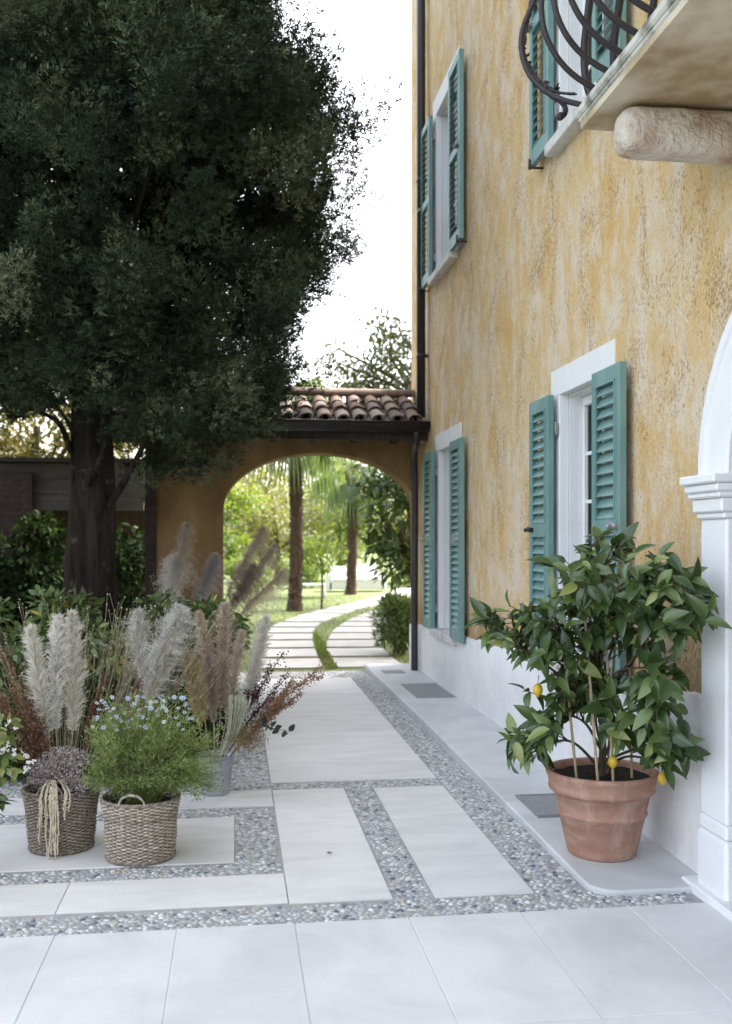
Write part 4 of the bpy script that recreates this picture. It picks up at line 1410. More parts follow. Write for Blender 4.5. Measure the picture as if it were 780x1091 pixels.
def palm(label, x, y, h, tr, nf, fr, seed, extra=()):
    root = thing('palm_tree', label, 'palm', (x, y, 0), 'palms on the lawn')
    t = MB()
    hs = np.linspace(-0.05, h, 90)
    rad = tr * (1 + 0.10 * np.abs(((hs * 9) % 1) - 0.5) * 2) * np.interp(hs, [0, 0.3, h], [1.35, 1.0, 0.95])
    t.tube(np.stack([x + 0.05 * np.sin(hs * 0.9), y + 0 * hs, hs], -1), rad, 14)
    K = int(h * 130)
    a = rng.uniform(0, 2 * np.pi, K); z = rng.uniform(0.05, h, K)
    pos = np.stack([x + 0.05 * np.sin(z * 0.9) + tr * np.cos(a), y + tr * np.sin(a), z], -1)
    d = np.stack([np.cos(a) * 0.5, np.sin(a) * 0.5, 0.9 + 0 * a], -1)
    scatter(t, *LEAF_LOW, pos, d, np.stack([np.cos(a), np.sin(a), 0 * a], -1), rng.uniform(0.06, 0.13, K), 0, None)
    t.build('trunk', M['palm_bark'], root)
    for i in range(nf):
        a = i * 2.399 + 0.4
        el = R(rng.uniform(-42, 55))
        d = np.array([math.cos(a) * math.cos(el), math.sin(a) * math.cos(el), math.sin(el)])
        f = MB()
        p0 = np.array((x + 0.05 * math.sin(h * 0.9), y, h)); p1 = p0 + d * fr * 0.75 - np.array((0, 0, 0.10 if el < 0.4 else 0))
        f.tube(smooth_curve([p0, (p0 + p1) / 2 + (0, 0, 0.05), p1], 8), np.linspace(0.02, 0.01, 8), 5, col=(0.5, 0, 0))
        fan_leaf(f, (p0 + p1) / 2, p1, fr * 0.62, 1.0 + (el < 0) * 0.8, (rng.uniform(0.2, 0.9), 0, 0))
        f.build('frond', M['palmleaf'], root)
    for (ex, ez) in extra:
        f = MB()
        p0 = np.array((x + 0.05 * math.sin(h * 0.9), y, h)); p1 = p0 + np.array((ex, -0.25, ez))
        f.tube(smooth_curve([p0, (p0 + p1) / 2 + (ex * 0.15, 0, 0.10), p1], 8), np.linspace(0.02, 0.01, 8), 5, col=(0.5, 0, 0))
        fan_leaf(f, (p0 + p1) / 2 + (0, 0, 0.05), p1, fr * 0.6, 1.2, (rng.uniform(0.5, 0.9), 0, 0))
        f.build('frond', M['palmleaf'], root)
    return root


palm('tall near palm with a rough brown trunk through the arch', 1.31, 22.0, 4.15, 0.14, 16, 1.15, 1, ((-1.0, -0.25), (0.9, 0.3)))
palm('farther palm in front of the white sofa', 3.33, 28.6, 3.7, 0.13, 18, 1.25, 2, ((-0.45, -0.75), (-0.95, 0.15), (0.9, 0.1), (0.65, -0.45), (-0.7, 0.6), (0.6, 0.6)))

# young staked tree
yt = thing('young_tree', 'young thin tree standing on the lawn between the palms', 'tree', (1.95, 22.5, 0))
t = MB(); t.tube(smooth_curve([(1.95, 22.5, -0.05), (1.97, 22.5, 0.6), (1.93, 22.5, 1.3)], 10), np.linspace(0.03, 0.015, 10), 8)
t.build('trunk', M['bark'], yt)
c = MB(); leafy(c, make_clumps((1.95, 22.5, 1.35), (0.6, 0.5, 0.45), 12, 0.25), 900, 0.10); c.build('crown', M['sunleaf'], yt)

# path slabs: two curving lanes
g = MB()


def lane(pts, width, n):
    P = smooth_curve([(x, y, 0) for x, y in pts], 200)
    s_ = np.concatenate([[0], np.cumsum(np.linalg.norm(np.diff(P, axis=0), axis=1))])
    L = s_[-1]
    pitch = L / n
    for i in range(n):
        c0 = np.array([np.interp(i * pitch + 0.11, s_, P[:, k]) for k in range(3)])
        c1 = np.array([np.interp((i + 1) * pitch - 0.11, s_, P[:, k]) for k in range(3)])
        d = norm(c1 - c0); sd = np.array([d[1], -d[0], 0])
        sd = norm(sd * 0.6 + np.array((1, 0, 0)) * 0.4)
        t_ = random.uniform(0.47, 0.53)
        a_, b_ = c0 - sd * width / 2, c0 + sd * width / 2
        e_, f_ = c1 - sd * width / 2, c1 + sd * width / 2
        V = [(*p[:2], z) for z in (-0.05, 0.015) for p in (a_, b_, f_, e_)]
        g.add(V, [(4, 5, 6, 7), (0, 4, 7, 3), (1, 2, 6, 5), (0, 1, 5, 4), (3, 7, 6, 2)], 0, (t_, t_, t_), False)


lane([(0.66, 11.72), (0.68, 12.7), (0.72, 13.8), (0.79, 15.2), (0.89, 16.4), (1.08, 17.9), (1.6, 19.9), (2.3, 22), (3.3, 24.5), (4.5, 28), (5.6, 32)], 0.78, 18)
lane([(1.62, 11.72), (1.62, 12.7), (1.66, 13.8), (1.82, 15.2), (2.0, 16.4), (2.3, 17.9), (2.85, 19.9), (3.6, 22), (4.4, 24.0)], 0.80, 11)
structure(g, 'path', M['pathslab'])

# grass blades on the nearer lawn, thicker in the strip between the lanes
gb = MB()
K = 26000
P = np.stack([rng.uniform(-3, 7, K), 11.75 + rng.uniform(0, 1, K) ** 1.5 * 16, np.full(K, -0.006)], -1)
P = np.concatenate([P, np.stack([rng.uniform(0, 1, 5000) * 0.32 + 1.0, rng.uniform(11.7, 18, 5000), np.full(5000, -0.006)], -1)])


def on_lane(p):
    y = p[:, 1]
    ca = np.interp(y, [11.7, 13.8, 16.4, 17.9, 19.9, 22, 24.5, 28], [0.66, 0.72, 0.89, 1.08, 1.6, 2.3, 3.3, 4.5])
    cb = np.interp(y, [11.7, 13.8, 16.4, 17.9, 19.9, 22, 24], [1.62, 1.66, 2.0, 2.3, 2.85, 3.6, 4.4])
    return (np.abs(p[:, 0] - ca) < 0.40) | ((np.abs(p[:, 0] - cb) < 0.41) & (y < 24))


P = P[~on_lane(P)]
d = rng.normal(0, 0.35, (len(P), 3)); d[:, 2] = 1
scatter(gb, *NEEDLE, P, d, rand_dirs(len(P)), rng.uniform(0.03, 0.075, len(P)), 0, np.stack([rng.uniform(0, 1, len(P))] * 3, -1), 0.9)
tag(gb.build('grass', M['grassblade']), 'short green grass round the stone path', kind='stuff')

# white outdoor sofa and low table
so = thing('outdoor_sofa', 'white outdoor sofa on the far lawn behind the palm', 'sofa', (3.7, 30.5, 0))
c = MB(); c.bbox(2.85, 4.55, 30.1, 30.9, 0.08, 0.3, 0.02); c.bbox(2.8, 2.95, 30.1, 30.9, 0.05, 0.55, 0.03); c.bbox(4.45, 4.6, 30.1, 30.9, 0.05, 0.55, 0.03)
c.build('frame', M['furniture'], so)
c = MB()
for x in (2.97, 3.48, 3.98):
    c.bbox(x, x + 0.47, 30.08, 30.7, 0.301, 0.43, 0.03)
c.build('seat_cushion', M['cushion'], so)
for x, h in ((2.97, 0.72), (3.48, 0.78), (3.98, 0.8)):
    c = MB(); c.obox((x + 0.235, 30.78, (0.43 + h) / 2), (0.23, 0, 0), (0, 0.07, -0.02), (0, 0.05, (h - 0.43) / 2 + 0.03)); c.build('back_cushion', M['cushion'], so)
tb = thing('garden_table', 'low pale garden table on the lawn left of the sofa', 'table', (2.0, 27.0, 0))
c = MB(); c.bbox(1.55, 2.45, 26.7, 27.3, 0.33, 0.38, 0.01); c.build('table_top', M['furniture'], tb)
for x in (1.62, 2.38):
    for y in (26.77, 27.23):
        c = MB(); c.tube([(x, y, 0.33), (x + (x - 2.0) * 0.12, y, -0.02)], 0.028, 8); c.build('leg', M['furniture'], tb)


# ------------------------------------------------------------------ pots and baskets
def basket(label, cx, cy, r0, r1, h, dark, handle=True, seed=0):
    root = thing('wicker_basket', label, 'basket', (cx, cy, 0), 'wicker baskets')
    b = MB()
    ns = 40
    pal = [np.array(c_) * dark for c_ in ((0.30, 0.25, 0.20), (0.36, 0.31, 0.26), (0.24, 0.19, 0.145), (0.40, 0.36, 0.31))]
    rows = int(h / 0.0082)
    m_ = ns * 5
    ang = np.linspace(0, 2 * np.pi, m_, endpoint=False)
    for j in range(rows):
        t = j / (rows - 1)
        z = 0.008 + t * (h - 0.02)
        r_ = r0 + (r1 - r0) * t + 0.004 * math.sin(t * 7)
        ph = np.pi if j % 2 else 0
        rr = r_ + 0.0055 * np.sin(ang * ns / 2 + ph) + rng.normal(0, 0.0009, m_)
        zz_ = z + rng.normal(0, 0.0009, m_)
        P = np.stack([cx + rr * np.cos(ang), cy + rr * np.sin(ang), zz_], -1)
        c_ = (pal[rng.integers(4)] * 0.35 + pal[1] * 0.65) * rng.uniform(0.85, 1.12)
        c_ = c_[None, None] * np.where(np.sin(ang * ns / 2 + ph) > 0, 1.25, 0.68)[:, None, None] * rng.uniform(0.85, 1.15, (m_, 1, 1)) * np.ones((1, 6, 1)); c_ = c_.reshape(-1, 3)
        b.tube(P, 0.0044 * rng.uniform(0.85, 1.1), 6, 0, c_, False, True)
    for i in range(ns):
        a = (i + 0.5) * 2 * np.pi / ns * 1.0
        hs = np.linspace(0.0, h, 8)
        rr = r0 + (r1 - r0) * hs / h
        b.tube(np.stack([cx + rr * math.cos(a), cy + rr * math.sin(a), hs], -1), 0.0042, 6, 0, pal[2])
    b.build('body', M['wicker'], root)
    for (zc, rr_, nm) in ((h, r1 + 0.003, 'rim'), (0.014, r0 + 0.007, 'base_band')):
        b = MB()
        for k in range(3):
            u = np.linspace(0, 2 * np.pi, 220, endpoint=False)
            ph = u * 24 + k * 2.094
            rr2 = rr_ + 0.0055 * np.cos(ph)
            P = np.stack([cx + rr2 * np.cos(u), cy + rr2 * np.sin(u), zc + 0.0055 * np.sin(ph)], -1)
            b.tube(P, 0.0046, 6, 0, pal[k % 3] * 0.9, False, True)
        b.build(nm, M['wicker'], root)
    if handle:
        for sg in ((-0.45,), (2.6,)):
            b = MB()
            am = -np.pi / 2 - 0.15 + (0 if sg[0] < 0 else np.pi)
            for k in range(3):
                t = np.linspace(0, np.pi, 40)
                hh = 0.052 * np.sin(t); aw = 0.33 * np.cos(t)
                aa = am + aw
                rr2 = r1 + 0.004 + 0.0035 * np.cos(t * 9 + k * 2.09)
                P = np.stack([cx + rr2 * np.cos(aa), cy + rr2 * np.sin(aa), h + hh + 0.0035 * np.sin(t * 9 + k * 2.09)], -1)
                b.tube(P, 0.0036, 6, 0, pal[(k + 1) % 4])
            b.build('handle', M['wicker'], root)
    s = MB(); s.lathe((cx, cy, 0), [(r1 - 0.012, h - 0.035), (r1 * 0.5, h - 0.02), (0.001, h - 0.015)], 24)
    s.build('soil', M['soil'], root)
    s = MB(); s.lathe((cx, cy, 0), [(r0 - 0.012, 0.006), (0.001, 0.006)], 24); s.build('bottom', M['soil'], root)
    return root


B1 = (-0.445, 4.86)
B2 = (-0.845, 5.06)
B3 = (-0.115, 6.02)
basket('greyish wicker basket of feathery green plants, nearest in the court', *B1, 0.150, 0.178, 0.285, 1.0)
basket('darker wicker basket of dried stems with a hanging cream tassel', *B2, 0.142, 0.180, 0.295, 0.72)
root = thing('zinc_bucket', 'galvanised metal bucket of pampas plumes on the slab strip', 'bucket', (*B3, 0))
b = MB()
b.lathe((*B3, 0), [(0.001, 0.004), (0.078, 0.004), (0.082, 0.0), (0.084, 0.006), (0.110, 0.20), (0.113, 0.225), (0.118, 0.228), (0.118, 0.236), (0.112, 0.236), (0.106, 0.20), (0.08, 0.02), (0.001, 0.02)], 40)
b.build('body', M['zinc'], root)
b = MB()
t = np.linspace(0.3, np.pi - 0.3, 20)
b.tube(np.stack([B3[0] + 0.119 * np.cos(t), B3[1] - 0.119 * np.sin(t), 0.215 - 0.05 * np.sin(t)], -1), 0.003, 6)
b.build('handle', M['zinc'], root)

PC = (1.735, 4.56)
PZ = walk_z(4.5) - 0.002
pot = thing('terracotta_pot', 'large banded terracotta pot at the kerb holding a lemon tree', 'plant pot', (*PC, PZ))
b = MB()
b.lathe((*PC, PZ), [(r_ * 1.035, z_ * 1.02) for r_, z_ in [(0.001, 0.004), (0.140, 0.003), (0.148, 0.0), (0.155, 0.008), (0.160, 0.03), (0.195, 0.185), (0.201, 0.189), (0.205, 0.196), (0.205, 0.203), (0.201, 0.210), (0.201, 0.216), (0.219, 0.29), (0.231, 0.294), (0.240, 0.302), (0.243, 0.312), (0.240, 0.322), (0.241, 0.330), (0.247, 0.36), (0.253, 0.370), (0.255, 0.380), (0.252, 0.389), (0.243, 0.392), (0.232, 0.388), (0.226, 0.376), (0.222, 0.345)]], 72)
b.build('body', M['terracotta'], pot)
s = MB()
n_ = 26
V, F = [(PC[0], PC[1], PZ + 0.372)], []
for i, r_ in enumerate(np.linspace(0.02, 0.234, 10)):
    for j in range(n_):
        a = 2 * np.pi * j / n_
        V.append((PC[0] + r_ * math.cos(a), PC[1] + r_ * math.sin(a), PZ + 0.364 + 0.012 * fbm((r_ * math.cos(a) * 30, r_ * math.sin(a) * 30, 0), 1)))
for j in range(n_): F.append((0, 1 + j, 1 + (j + 1) % n_))
for i in range(9):
    for j in range(n_):
        F.append((1 + i * n_ + j, 1 + (i + 1) * n_ + j, 1 + (i + 1) * n_ + (j + 1) % n_, 1 + i * n_ + (j + 1) % n_))
s.add(V, F); s.build('soil', M['soil'], pot)

# ------------------------------------------------------------------ lemon tree
lem = thing('lemon_tree', 'bushy potted lemon tree with yellow lemons tied to canes', 'tree', (*PC, PZ + 0.36))
tr = MB()
base = np.array([PC[0], PC[1], PZ + 0.35])
trunkP = smooth_curve([base, base + (0.005, 0.0, 0.22), base + (-0.02, 0.01, 0.48), base + (0.01, 0.0, 0.75), base + (0.0, 0, 0.98)], 24)
tr.tube(trunkP, np.linspace(0.019, 0.008, 24), 9)
lobes = [  # px, py, rx, ry, twigs, depth
    (650, 612, 76, 42, 15, 4.40), (715, 640, 38, 40, 11, 4.38), (700, 606, 42, 26, 8, 4.4), (640, 650, 55, 40, 13, 4.36), (648, 585, 24, 18, 4, 4.4),
    (545, 662, 34, 16, 6, 4.45), (585, 672, 36, 36, 10, 4.40), (612, 620, 28, 28, 6, 4.42), (565, 790, 30, 26, 9, 4.36), (595, 745, 42, 32, 9, 4.38),
    (640, 735, 42, 32, 8, 4.42), (610, 690, 34, 26, 5, 4.38), (695, 700, 30, 22, 4, 4.3), (528, 668, 22, 14, 4, 4.42), (700, 745, 38, 34, 9, 4.36), (672, 770, 40, 24, 6, 4.40), (715, 790, 22, 22, 4, 4.32), (704, 808, 10, 8, 2, 4.2), (745, 648, 12, 22, 3, 4.4), (636, 570, 12, 6, 2, 4.4)]
lp, ld, ln, ls, lc = [], [], [], [], []
for (px, py, rx, ry, nt_, Y) in lobes:
    u_ = (px + rx - 390.0) / 1061.0
    Y = min(Y + 0.12, 1.95 * (CT - u_ * ST) / (u_ * CT + ST) - 0.05)
    cen = at(px, py, Y)
    zi = np.clip((cen[2] - 0.38) * 0.5 - 0.08, 0.05, 0.9)
    i = int(np.argmin(np.abs(trunkP[:, 2] - 0.38 - zi)))
    st = trunkP[i]
    limb = smooth_curve([st, st + (cen - st) * 0.5 + np.array((0, 0, 0.05)) + rng.normal(0, 0.025, 3), cen - (0, 0, ry / 1061 * 4.4 * 0.5)], 16)
    tr.tube(limb, np.linspace(0.0085, 0.004, 16), 6)
    axis = np.array([PC[0], PC[1]])
    for _ in range(int(nt_ * 1.3) + 1):
        a = rng.uniform(0, 2 * np.pi); q = math.sqrt(rng.uniform(0.05, 1))
        tip = at(px + rx * q * math.cos(a), py + ry * q * math.sin(a), Y + np.clip(rng.normal(0, 0.12), -0.25, 0.2))
        tip[0] = min(tip[0], 1.99)
        s0 = limb[int(rng.integers(8, 16))]
        tw = smooth_curve([s0, s0 + (tip - s0) * 0.55 + np.array((0, 0, 0.03)) + rng.normal(0, 0.02, 3), tip], 12)
        tr.tube(tw, np.linspace(0.0034, 0.0018, 12), 5)
        out = tip - np.array([PC[0], PC[1], tip[2] - 0.12]); out = norm(out)
        for k in range(int(rng.integers(6, 10))):
            t = rng.uniform(0.35, 1.0) if k else 1.0
            p = tw[int(t * 11)]
            d = out * 0.6 + rand_dirs(1)[0] * 0.8; d[2] -= 0.35
            lp.append(p); ld.append(d)
            nv = rng.normal(0, 0.35, 3) + out * 0.55 + np.array((-0.15, -0.3, 0.7)); ln.append(nv)
            ls.append(rng.choice([rng.uniform(0.05, 0.085), rng.uniform(0.085, 0.135)], p=[0.35, 0.65])); lc.append(np.clip(rng.normal(0.5, 0.22), 0, 0.96 if rng.uniform() > 0.03 else 1))
tr.build('trunk', M['lemon_bark'], lem)
lf = MB()
lf_T = leaf_template(6, 0.45, 0.24, 0.24, 0.95)
lc = np.stack([lc] * 3, -1)
scatter(lf, lf_T[0], lf_T[1], lp, ld, ln, np.array(ls), 0, lc)
lf.build('crown', M['lemonleaf'], lem)
for (px, py, Y, s_, m_) in ((581, 690, 4.25, 1, 'lemon'), (573, 735, 4.2, 1, 'lemon'), (587, 731, 4.26, 0.85, 'lemon'), (575, 797, 4.2, 0.9, 'greenlemon'), (664, 773, 4.16, 1, 'lemon'), (653, 812, 4.2, 0.95, 'lemon'),
                            (706, 829, 4.12, 0.95, 'lemon'), (687, 697, 4.2, 1.0, 'lemon'), (701, 787, 4.16, 0.9, 'greenlemon'), (657, 792, 4.2, 0.9, 'greenlemon'), (648, 660, 4.15, 0.8, 'greenlemon')):
    c = MB()
    p = at(px, py, Y + (0.27 if px < 640 else 0.16)); s_ *= 0.85
    prof_ = [(0.001, -0.042), (0.007, -0.038), (0.011, -0.032), (0.022, -0.022), (0.027, -0.006), (0.027, 0.008), (0.021, 0.024), (0.010, 0.033), (0.001, 0.035)]
    c.lathe(p, [(r_ * s_, z_ * s_) for r_, z_ in prof_], 16)
    c.build('lemon', M[m_], lem)
    c = MB(); c.tube([p + (0, 0, 0.033 * s_), p + (0.01, 0.02, 0.065)], 0.0018, 5, 0); c.build('stalk', M['lemon_bark'], lem)
for (p0, p1) in (((-0.14, -0.05), (-0.21, -0.05, 0.62)), ((-0.07, -0.14), (-0.125, -0.1, 0.80)), ((0.0, -0.15), (-0.02, -0.1, 0.70)), ((0.05, 0.06), (0.09, 0.0, 0.98)), ((0.13, -0.05), (0.13, -0.02, 0.55))):
    c = MB()
    q0 = np.array([PC[0] + p0[0], PC[1] + p0[1], PZ + 0.35]); q1 = np.array([PC[0] + p1[0], PC[1] + p1[1], 0.43 + p1[2]])
    P = q0 + (q1 - q0) * np.linspace(0, 1, 30)[:, None]
    c.tube(P, 0.0068 + 0.0014 * ((np.arange(30) % 7) == 0), 8)
    c.build('cane', M['bamboo'], lem)


# ------------------------------------------------------------------ plumes, dried flowers
def plume(label, p0, p1, start, wid, colr, K=520,  droop=0.3, group='pampas plumes in the bucket', side=None, fl=1.0, stemcol=(0.42, 0.36, 0.24)):
    """stem from p0 to p1, fluff from fraction start to the tip"""
    p0, p1 = np.array(p0, float), np.array(p1, float)
    root = thing('pampas_plume', label, 'dried plume', p0, group)
    ax = p1 - p0; L = np.linalg.norm(ax)
    bend = np.array(side if side is not None else rng.normal(0, 0.03, 3), float)
    C_ = smooth_curve([p0, p0 + ax * 0.5 + bend * 0.5, p1 + bend * 0.0], 40)
    s = MB(); s.tube(C_, np.linspace(0.004, 0.0015, 40), 5, 0, stemcol); s.build('stem', M['dry'], root)
    m = MB()
    K = int(K * 1.8)
    t = start + (1 - start) * rng.uniform(0, 1, K) ** 0.85
    idx = (t * 39).astype(int)
    P = C_[idx]
    tang = norm(np.gradient(C_, axis=0))[idx]
    u = (t - start) / (1 - start)
    prof_ = np.interp(u, [0, 0.15, 0.45, 0.8, 1], [0.3, 0.75, 1.0, 0.75, 0.25])
    rad = norm(np.cross(tang, rand_dirs(K)))
    hl = wid * prof_ * rng.uniform(0.5, 1.45, K)
    d = norm(rad * rng.uniform(0.10, 0.75, (K, 1)) * fl + tang * 0.95 + rng.normal(0, 0.13, (K, 3)))
    cc = np.array(colr) * rng.uniform(0.78, 1.15, (K, 1))
    # each strand: a ribbon of 3 segments that bends outward and droops; side hairs along it
    w_ = np.cross(d, rand_dirs(K)); w_ = norm(w_)
    V = []
    down = np.array([0, 0, -1.0])
    for k, f in enumerate((0, 0.35, 0.7, 1.0)):
        c_ = P + d * (hl * 1.25 * f)[:, None] + rad * (hl * 0.25 * f * f)[:, None] + down * (hl * droop * f * f)[:, None]
        ww = (0.0028, 0.0026, 0.0020, 0.0005)[k]
        V += [c_ - w_ * ww, c_ + w_ * ww]
    V = np.stack(V, 1)
    F = np.array([(0, 1, 3, 2), (2, 3, 5, 4), (4, 5, 7, 6)])
    m.add(V.reshape(-1, 3), (F[None] + (np.arange(K) * 8)[:, None, None]).reshape(-1, 4), 0, np.repeat(cc, 8, 0))
    # fine hairs
    H_ = K * 8
    k = rng.integers(0, K, H_); f = rng.uniform(0.15, 1.0, H_)
    hp = P[k] + d[k] * (hl[k] * 1.25 * f)[:, None] + rad[k] * (hl[k] * 0.25 * f * f)[:, None] + down * (hl[k] * droop * f * f)[:, None]
    hd = d[k] * 0.9 + rng.normal(0, 0.55, (H_, 3)); hd[:, 2] -= droop * 0.3
    scatter(m, NEEDLE[0] * np.array([0.36, 1, 1]), NEEDLE[1], hp, hd, rand_dirs(H_), rng.uniform(0.016, 0.036, H_) * (0.6 + wid * 4), 0, cc[k])
    m.build('plume', M['plume'], root)
    return root


W1 = (0.82, 0.79, 0.72); W2 = (0.84, 0.82, 0.78); BG = (0.66, 0.56, 0.44); SV = (0.72, 0.71, 0.68); BR = (0.36, 0.28, 0.22); YT = (0.66, 0.54, 0.32); MV = (0.34, 0.27, 0.25)
b2 = np.array([*B2, 0.2]); b3 = np.array([*B3, 0.12])
G1, G2, G3 = 'pampas plumes in the dark basket', 'pampas plumes in the bucket', 'pampas plumes by the arch'
plume('cream pampas plume leaning left, leftmost of three in the dark basket', b2, at(32, 668, 4.95), 0.40, 0.060, W1, 520, 0.25, G1)
plume('white pampas plume in the middle of three in the dark basket', b2, at(62, 656, 5.02), 0.42, 0.058, W2, 520, 0.2, G1)
plume('tall upright white pampas plume, rightmost of three in the dark basket', b2 + (0.02, 0.03, 0), at(77, 652, 5.1), 0.38, 0.062, W1, 560, 0.2, G1)
plume('broad silvery pampas plume leaning right above the green plants', np.array([-0.5, 5.75, 0.3]), at(192, 648, 5.75), 0.34, 0.135, SV, 620, 0.7, G2, (-0.10, 0, 0.04))
plume('short grey pampas tuft behind the broad silvery plume', np.array([-0.55, 5.8, 0.3]), at(147, 650, 5.85), 0.55, 0.085, SV, 300, 0.8, G2)
plume('silver pampas plume leaning right above the bucket', b3, at(284, 656, 5.95), 0.42, 0.065, W1, 620, 0.2, G2)
plume('tall beige reed plume rising straight above the bucket', b3, at(240, 643, 6.0), 0.40, 0.070, BG, 620, 0.3, G2)
plume('beige reed plume left of the tallest one above the bucket', b3, at(212, 652, 6.0), 0.5, 0.06, BG, 460, 0.3, G2)
plume('beige reed plume right of the tallest one above the bucket', b3, at(258, 672, 5.95), 0.42, 0.05, (0.68, 0.59, 0.48), 420, 0.3, G2)
plume('low pinkish grey plume above the bucket rim', b3, at(222, 700, 5.9), 0.45, 0.07, (0.58, 0.48, 0.42), 420, 0.3, G2)
plume('yellow straw plume left above the bucket', b3 + (-0.05, 0, 0), at(196, 690, 5.85), 0.45, 0.05, YT, 420, 0.3, G2)
plume('yellowish straw plume between the beige reeds', b3 + (-0.02, 0, 0), at(206, 698, 5.8), 0.45, 0.045, YT, 380, 0.3, G2)
ga = np.array([-0.30, 10.4, 0.1])
for (px, py, wid, c_, lab, bend) in ((303, 606, 0.13, (0.74, 0.66, 0.54), 'drooping beige plume reaching right into the arch', (-0.10, 0, 0.16)), (293, 580, 0.13, (0.62, 0.53, 0.46), 'mauve brown plume leaning right in the arch', (-0.12, 0, 0.14)), (281, 560, 0.17, (0.62, 0.52, 0.44), 'tallest brown plume standing in the arch opening', (-0.16, 0, 0.12)),
                                     (270, 600, 0.13, (0.36, 0.27, 0.24), 'dark brown plume low in the arch opening', (-0.10, 0, 0.05))):
    plume(lab, ga, at(px, py, 10.4), 0.52, wid * 1.15, c_, 330, 1.5, G3, bend)
for (px, py, wid, c_, lab, bend) in ((199, 556, 0.15, (0.60, 0.53, 0.44), 'tall pale plume against the gateway pier', (-0.08, 0, 0)), (187, 592, 0.22, (0.84, 0.80, 0.75), 'white fluffy plume against the gateway pier', (-0.10, 0, 0)), (230, 590, 0.17, (0.52, 0.48, 0.47), 'greyish plume right of the white one on the pier', (-0.05, 0, 0))):
    plume(lab, np.array([-0.62, 10.3, 0.1]), at(px, py, 10.3), 0.60, wid, c_, 380, 1.2, G3, bend)


def spike(name, label, p0, p1, start, wid, colr, K=500, branches=5, group=None, seed_size=0.012, cat='dried stem'):
    p0, p1 = np.array(p0, float), np.array(p1, float)
    root = thing(name, label, cat, p0, group)
    ax = p1 - p0
    C_ = smooth_curve([p0, p0 + ax * 0.5 + (0, 0, 0.04), p1], 30)
    s = MB(); s.tube(C_, np.linspace(0.004, 0.002, 30), 5, 0, np.array(colr) * 0.8)
    m = MB()
    paths = [C_[int(start * 29):]]
    for b in range(branches):
        i = int((start + (1 - start) * rng.uniform(0, 0.6)) * 29)
        q = C_[i] + norm(ax) * rng.uniform(0.08, 0.22) + rand_dirs(1)[0] * wid * 1.3
        B_ = smooth_curve([C_[i], (C_[i] + q) / 2 + (0, 0, 0.01), q], 10)
        s.tube(B_, 0.0018, 4, 0, np.array(colr) * 0.8); paths.append(B_)
    s.build('stem', M['dry'], root)
    pts = np.concatenate([np.repeat(p, 4, 0) for p in paths])
    k = rng.integers(0, len(pts), K)
    P = pts[k] + rng.normal(0, wid * 0.30, (K, 3))
    cc = np.array(colr) * rng.uniform(0.6, 1.5, (K, 1))
    scatter(m, *LEAF_LOW, P, rand_dirs(K), rand_dirs(K), rng.uniform(0.7, 1.3, K) * seed_size, 0, cc, 1.6)
    tag(m.build('seed_head', M['dry'], root), kind='stuff')


RB = (0.15, 0.085, 0.055); DB = (0.075, 0.032, 0.035)
GS = 'dried seed spikes'
spike('dried_spike', 'long rust brown seed spike reaching right over the walk', b3, at(350, 703, 5.75), 0.40, 0.046, (0.28, 0.165, 0.105), 2200, 6, GS)
spike('dried_spike', 'shorter rust brown seed spike below the long one', b3, at(322, 738, 5.7), 0.45, 0.030, (0.24, 0.14, 0.09), 1100, 4, GS)
spike('dried_spike', 'dark maroon seed spike beside the silver plume', b3, at(303, 694, 5.9), 0.5, 0.045, DB, 800, 6, GS)
spike('dried_spike', 'dark maroon seed spike pointing out above the walk', b3, at(305, 722, 5.85), 0.5, 0.035, DB, 500, 4, GS)
spike('dried_spike', 'rusty dock spike at the left edge in the dark basket', b2, at(3, 690, 4.95), 0.25, 0.060, (0.20, 0.115, 0.075), 1700, 8, GS)
spike('dried_spike', 'rusty dock spike leaning low left in the dark basket', b2 + (-0.03, 0, 0), at(-8, 730, 4.9), 0.3, 0.055, (0.20, 0.115, 0.075), 1400, 8, GS)
spike('dried_spike', 'dark rust spike between the cream and white plumes', b2 + (-0.03, -0.02, 0), at(20, 735, 4.9), 0.2, 0.05, (0.16, 0.09, 0.06), 1200, 7, GS)
spike('dried_spike', 'reddish spike right of the three white plumes', b2 + (0.05, 0.1, 0), at(110, 720, 5.3), 0.45, 0.035, (0.17, 0.085, 0.065), 700, 5, GS)
spike('dried_spike', 'reddish spike behind the blue flowers', b2 + (0.2, 0.2, 0), at(150, 722, 5.5), 0.5, 0.03, (0.17, 0.085, 0.065), 500, 4, GS)

# tan moss and pale wheat stems at the bucket's rim
rt = thing('wheat_bunch', 'small bunch of pale green wheat over the bucket rim', 'dried stem', b3)
m = MB()
for i in range(26):
    p1 = at(rng.uniform(243, 268), rng.uniform(738, 752), 5.72)
    P = smooth_curve([b3 + (0.02, -0.05, 0.08), (b3 + p1) / 2 + (0.03, -0.05, 0.03), p1], 10)
    m.tube(P, np.linspace(0.003, 0.004, 10), 5, 0, (0.44, 0.45, 0.34))
m.build('ears', M['dry'], rt)
rt = thing('moss_tuft', 'tuft of tan dried moss spilling over the bucket', 'dried moss', b3 + (0.1, -0.05, 0.1))
m = MB()
P = at(262, 785, 5.85) + rng.normal(0, 1, (900, 3)) * (0.045, 0.045, 0.035)
scatter(m, *NEEDLE, P, rand_dirs(900), rand_dirs(900), rng.uniform(0.02, 0.04, 900), 0, np.array((0.26, 0.19, 0.09)) * rng.uniform(0.6, 1.4, (900, 1)), 0.7)
m.build('strands', M['dry'], rt)

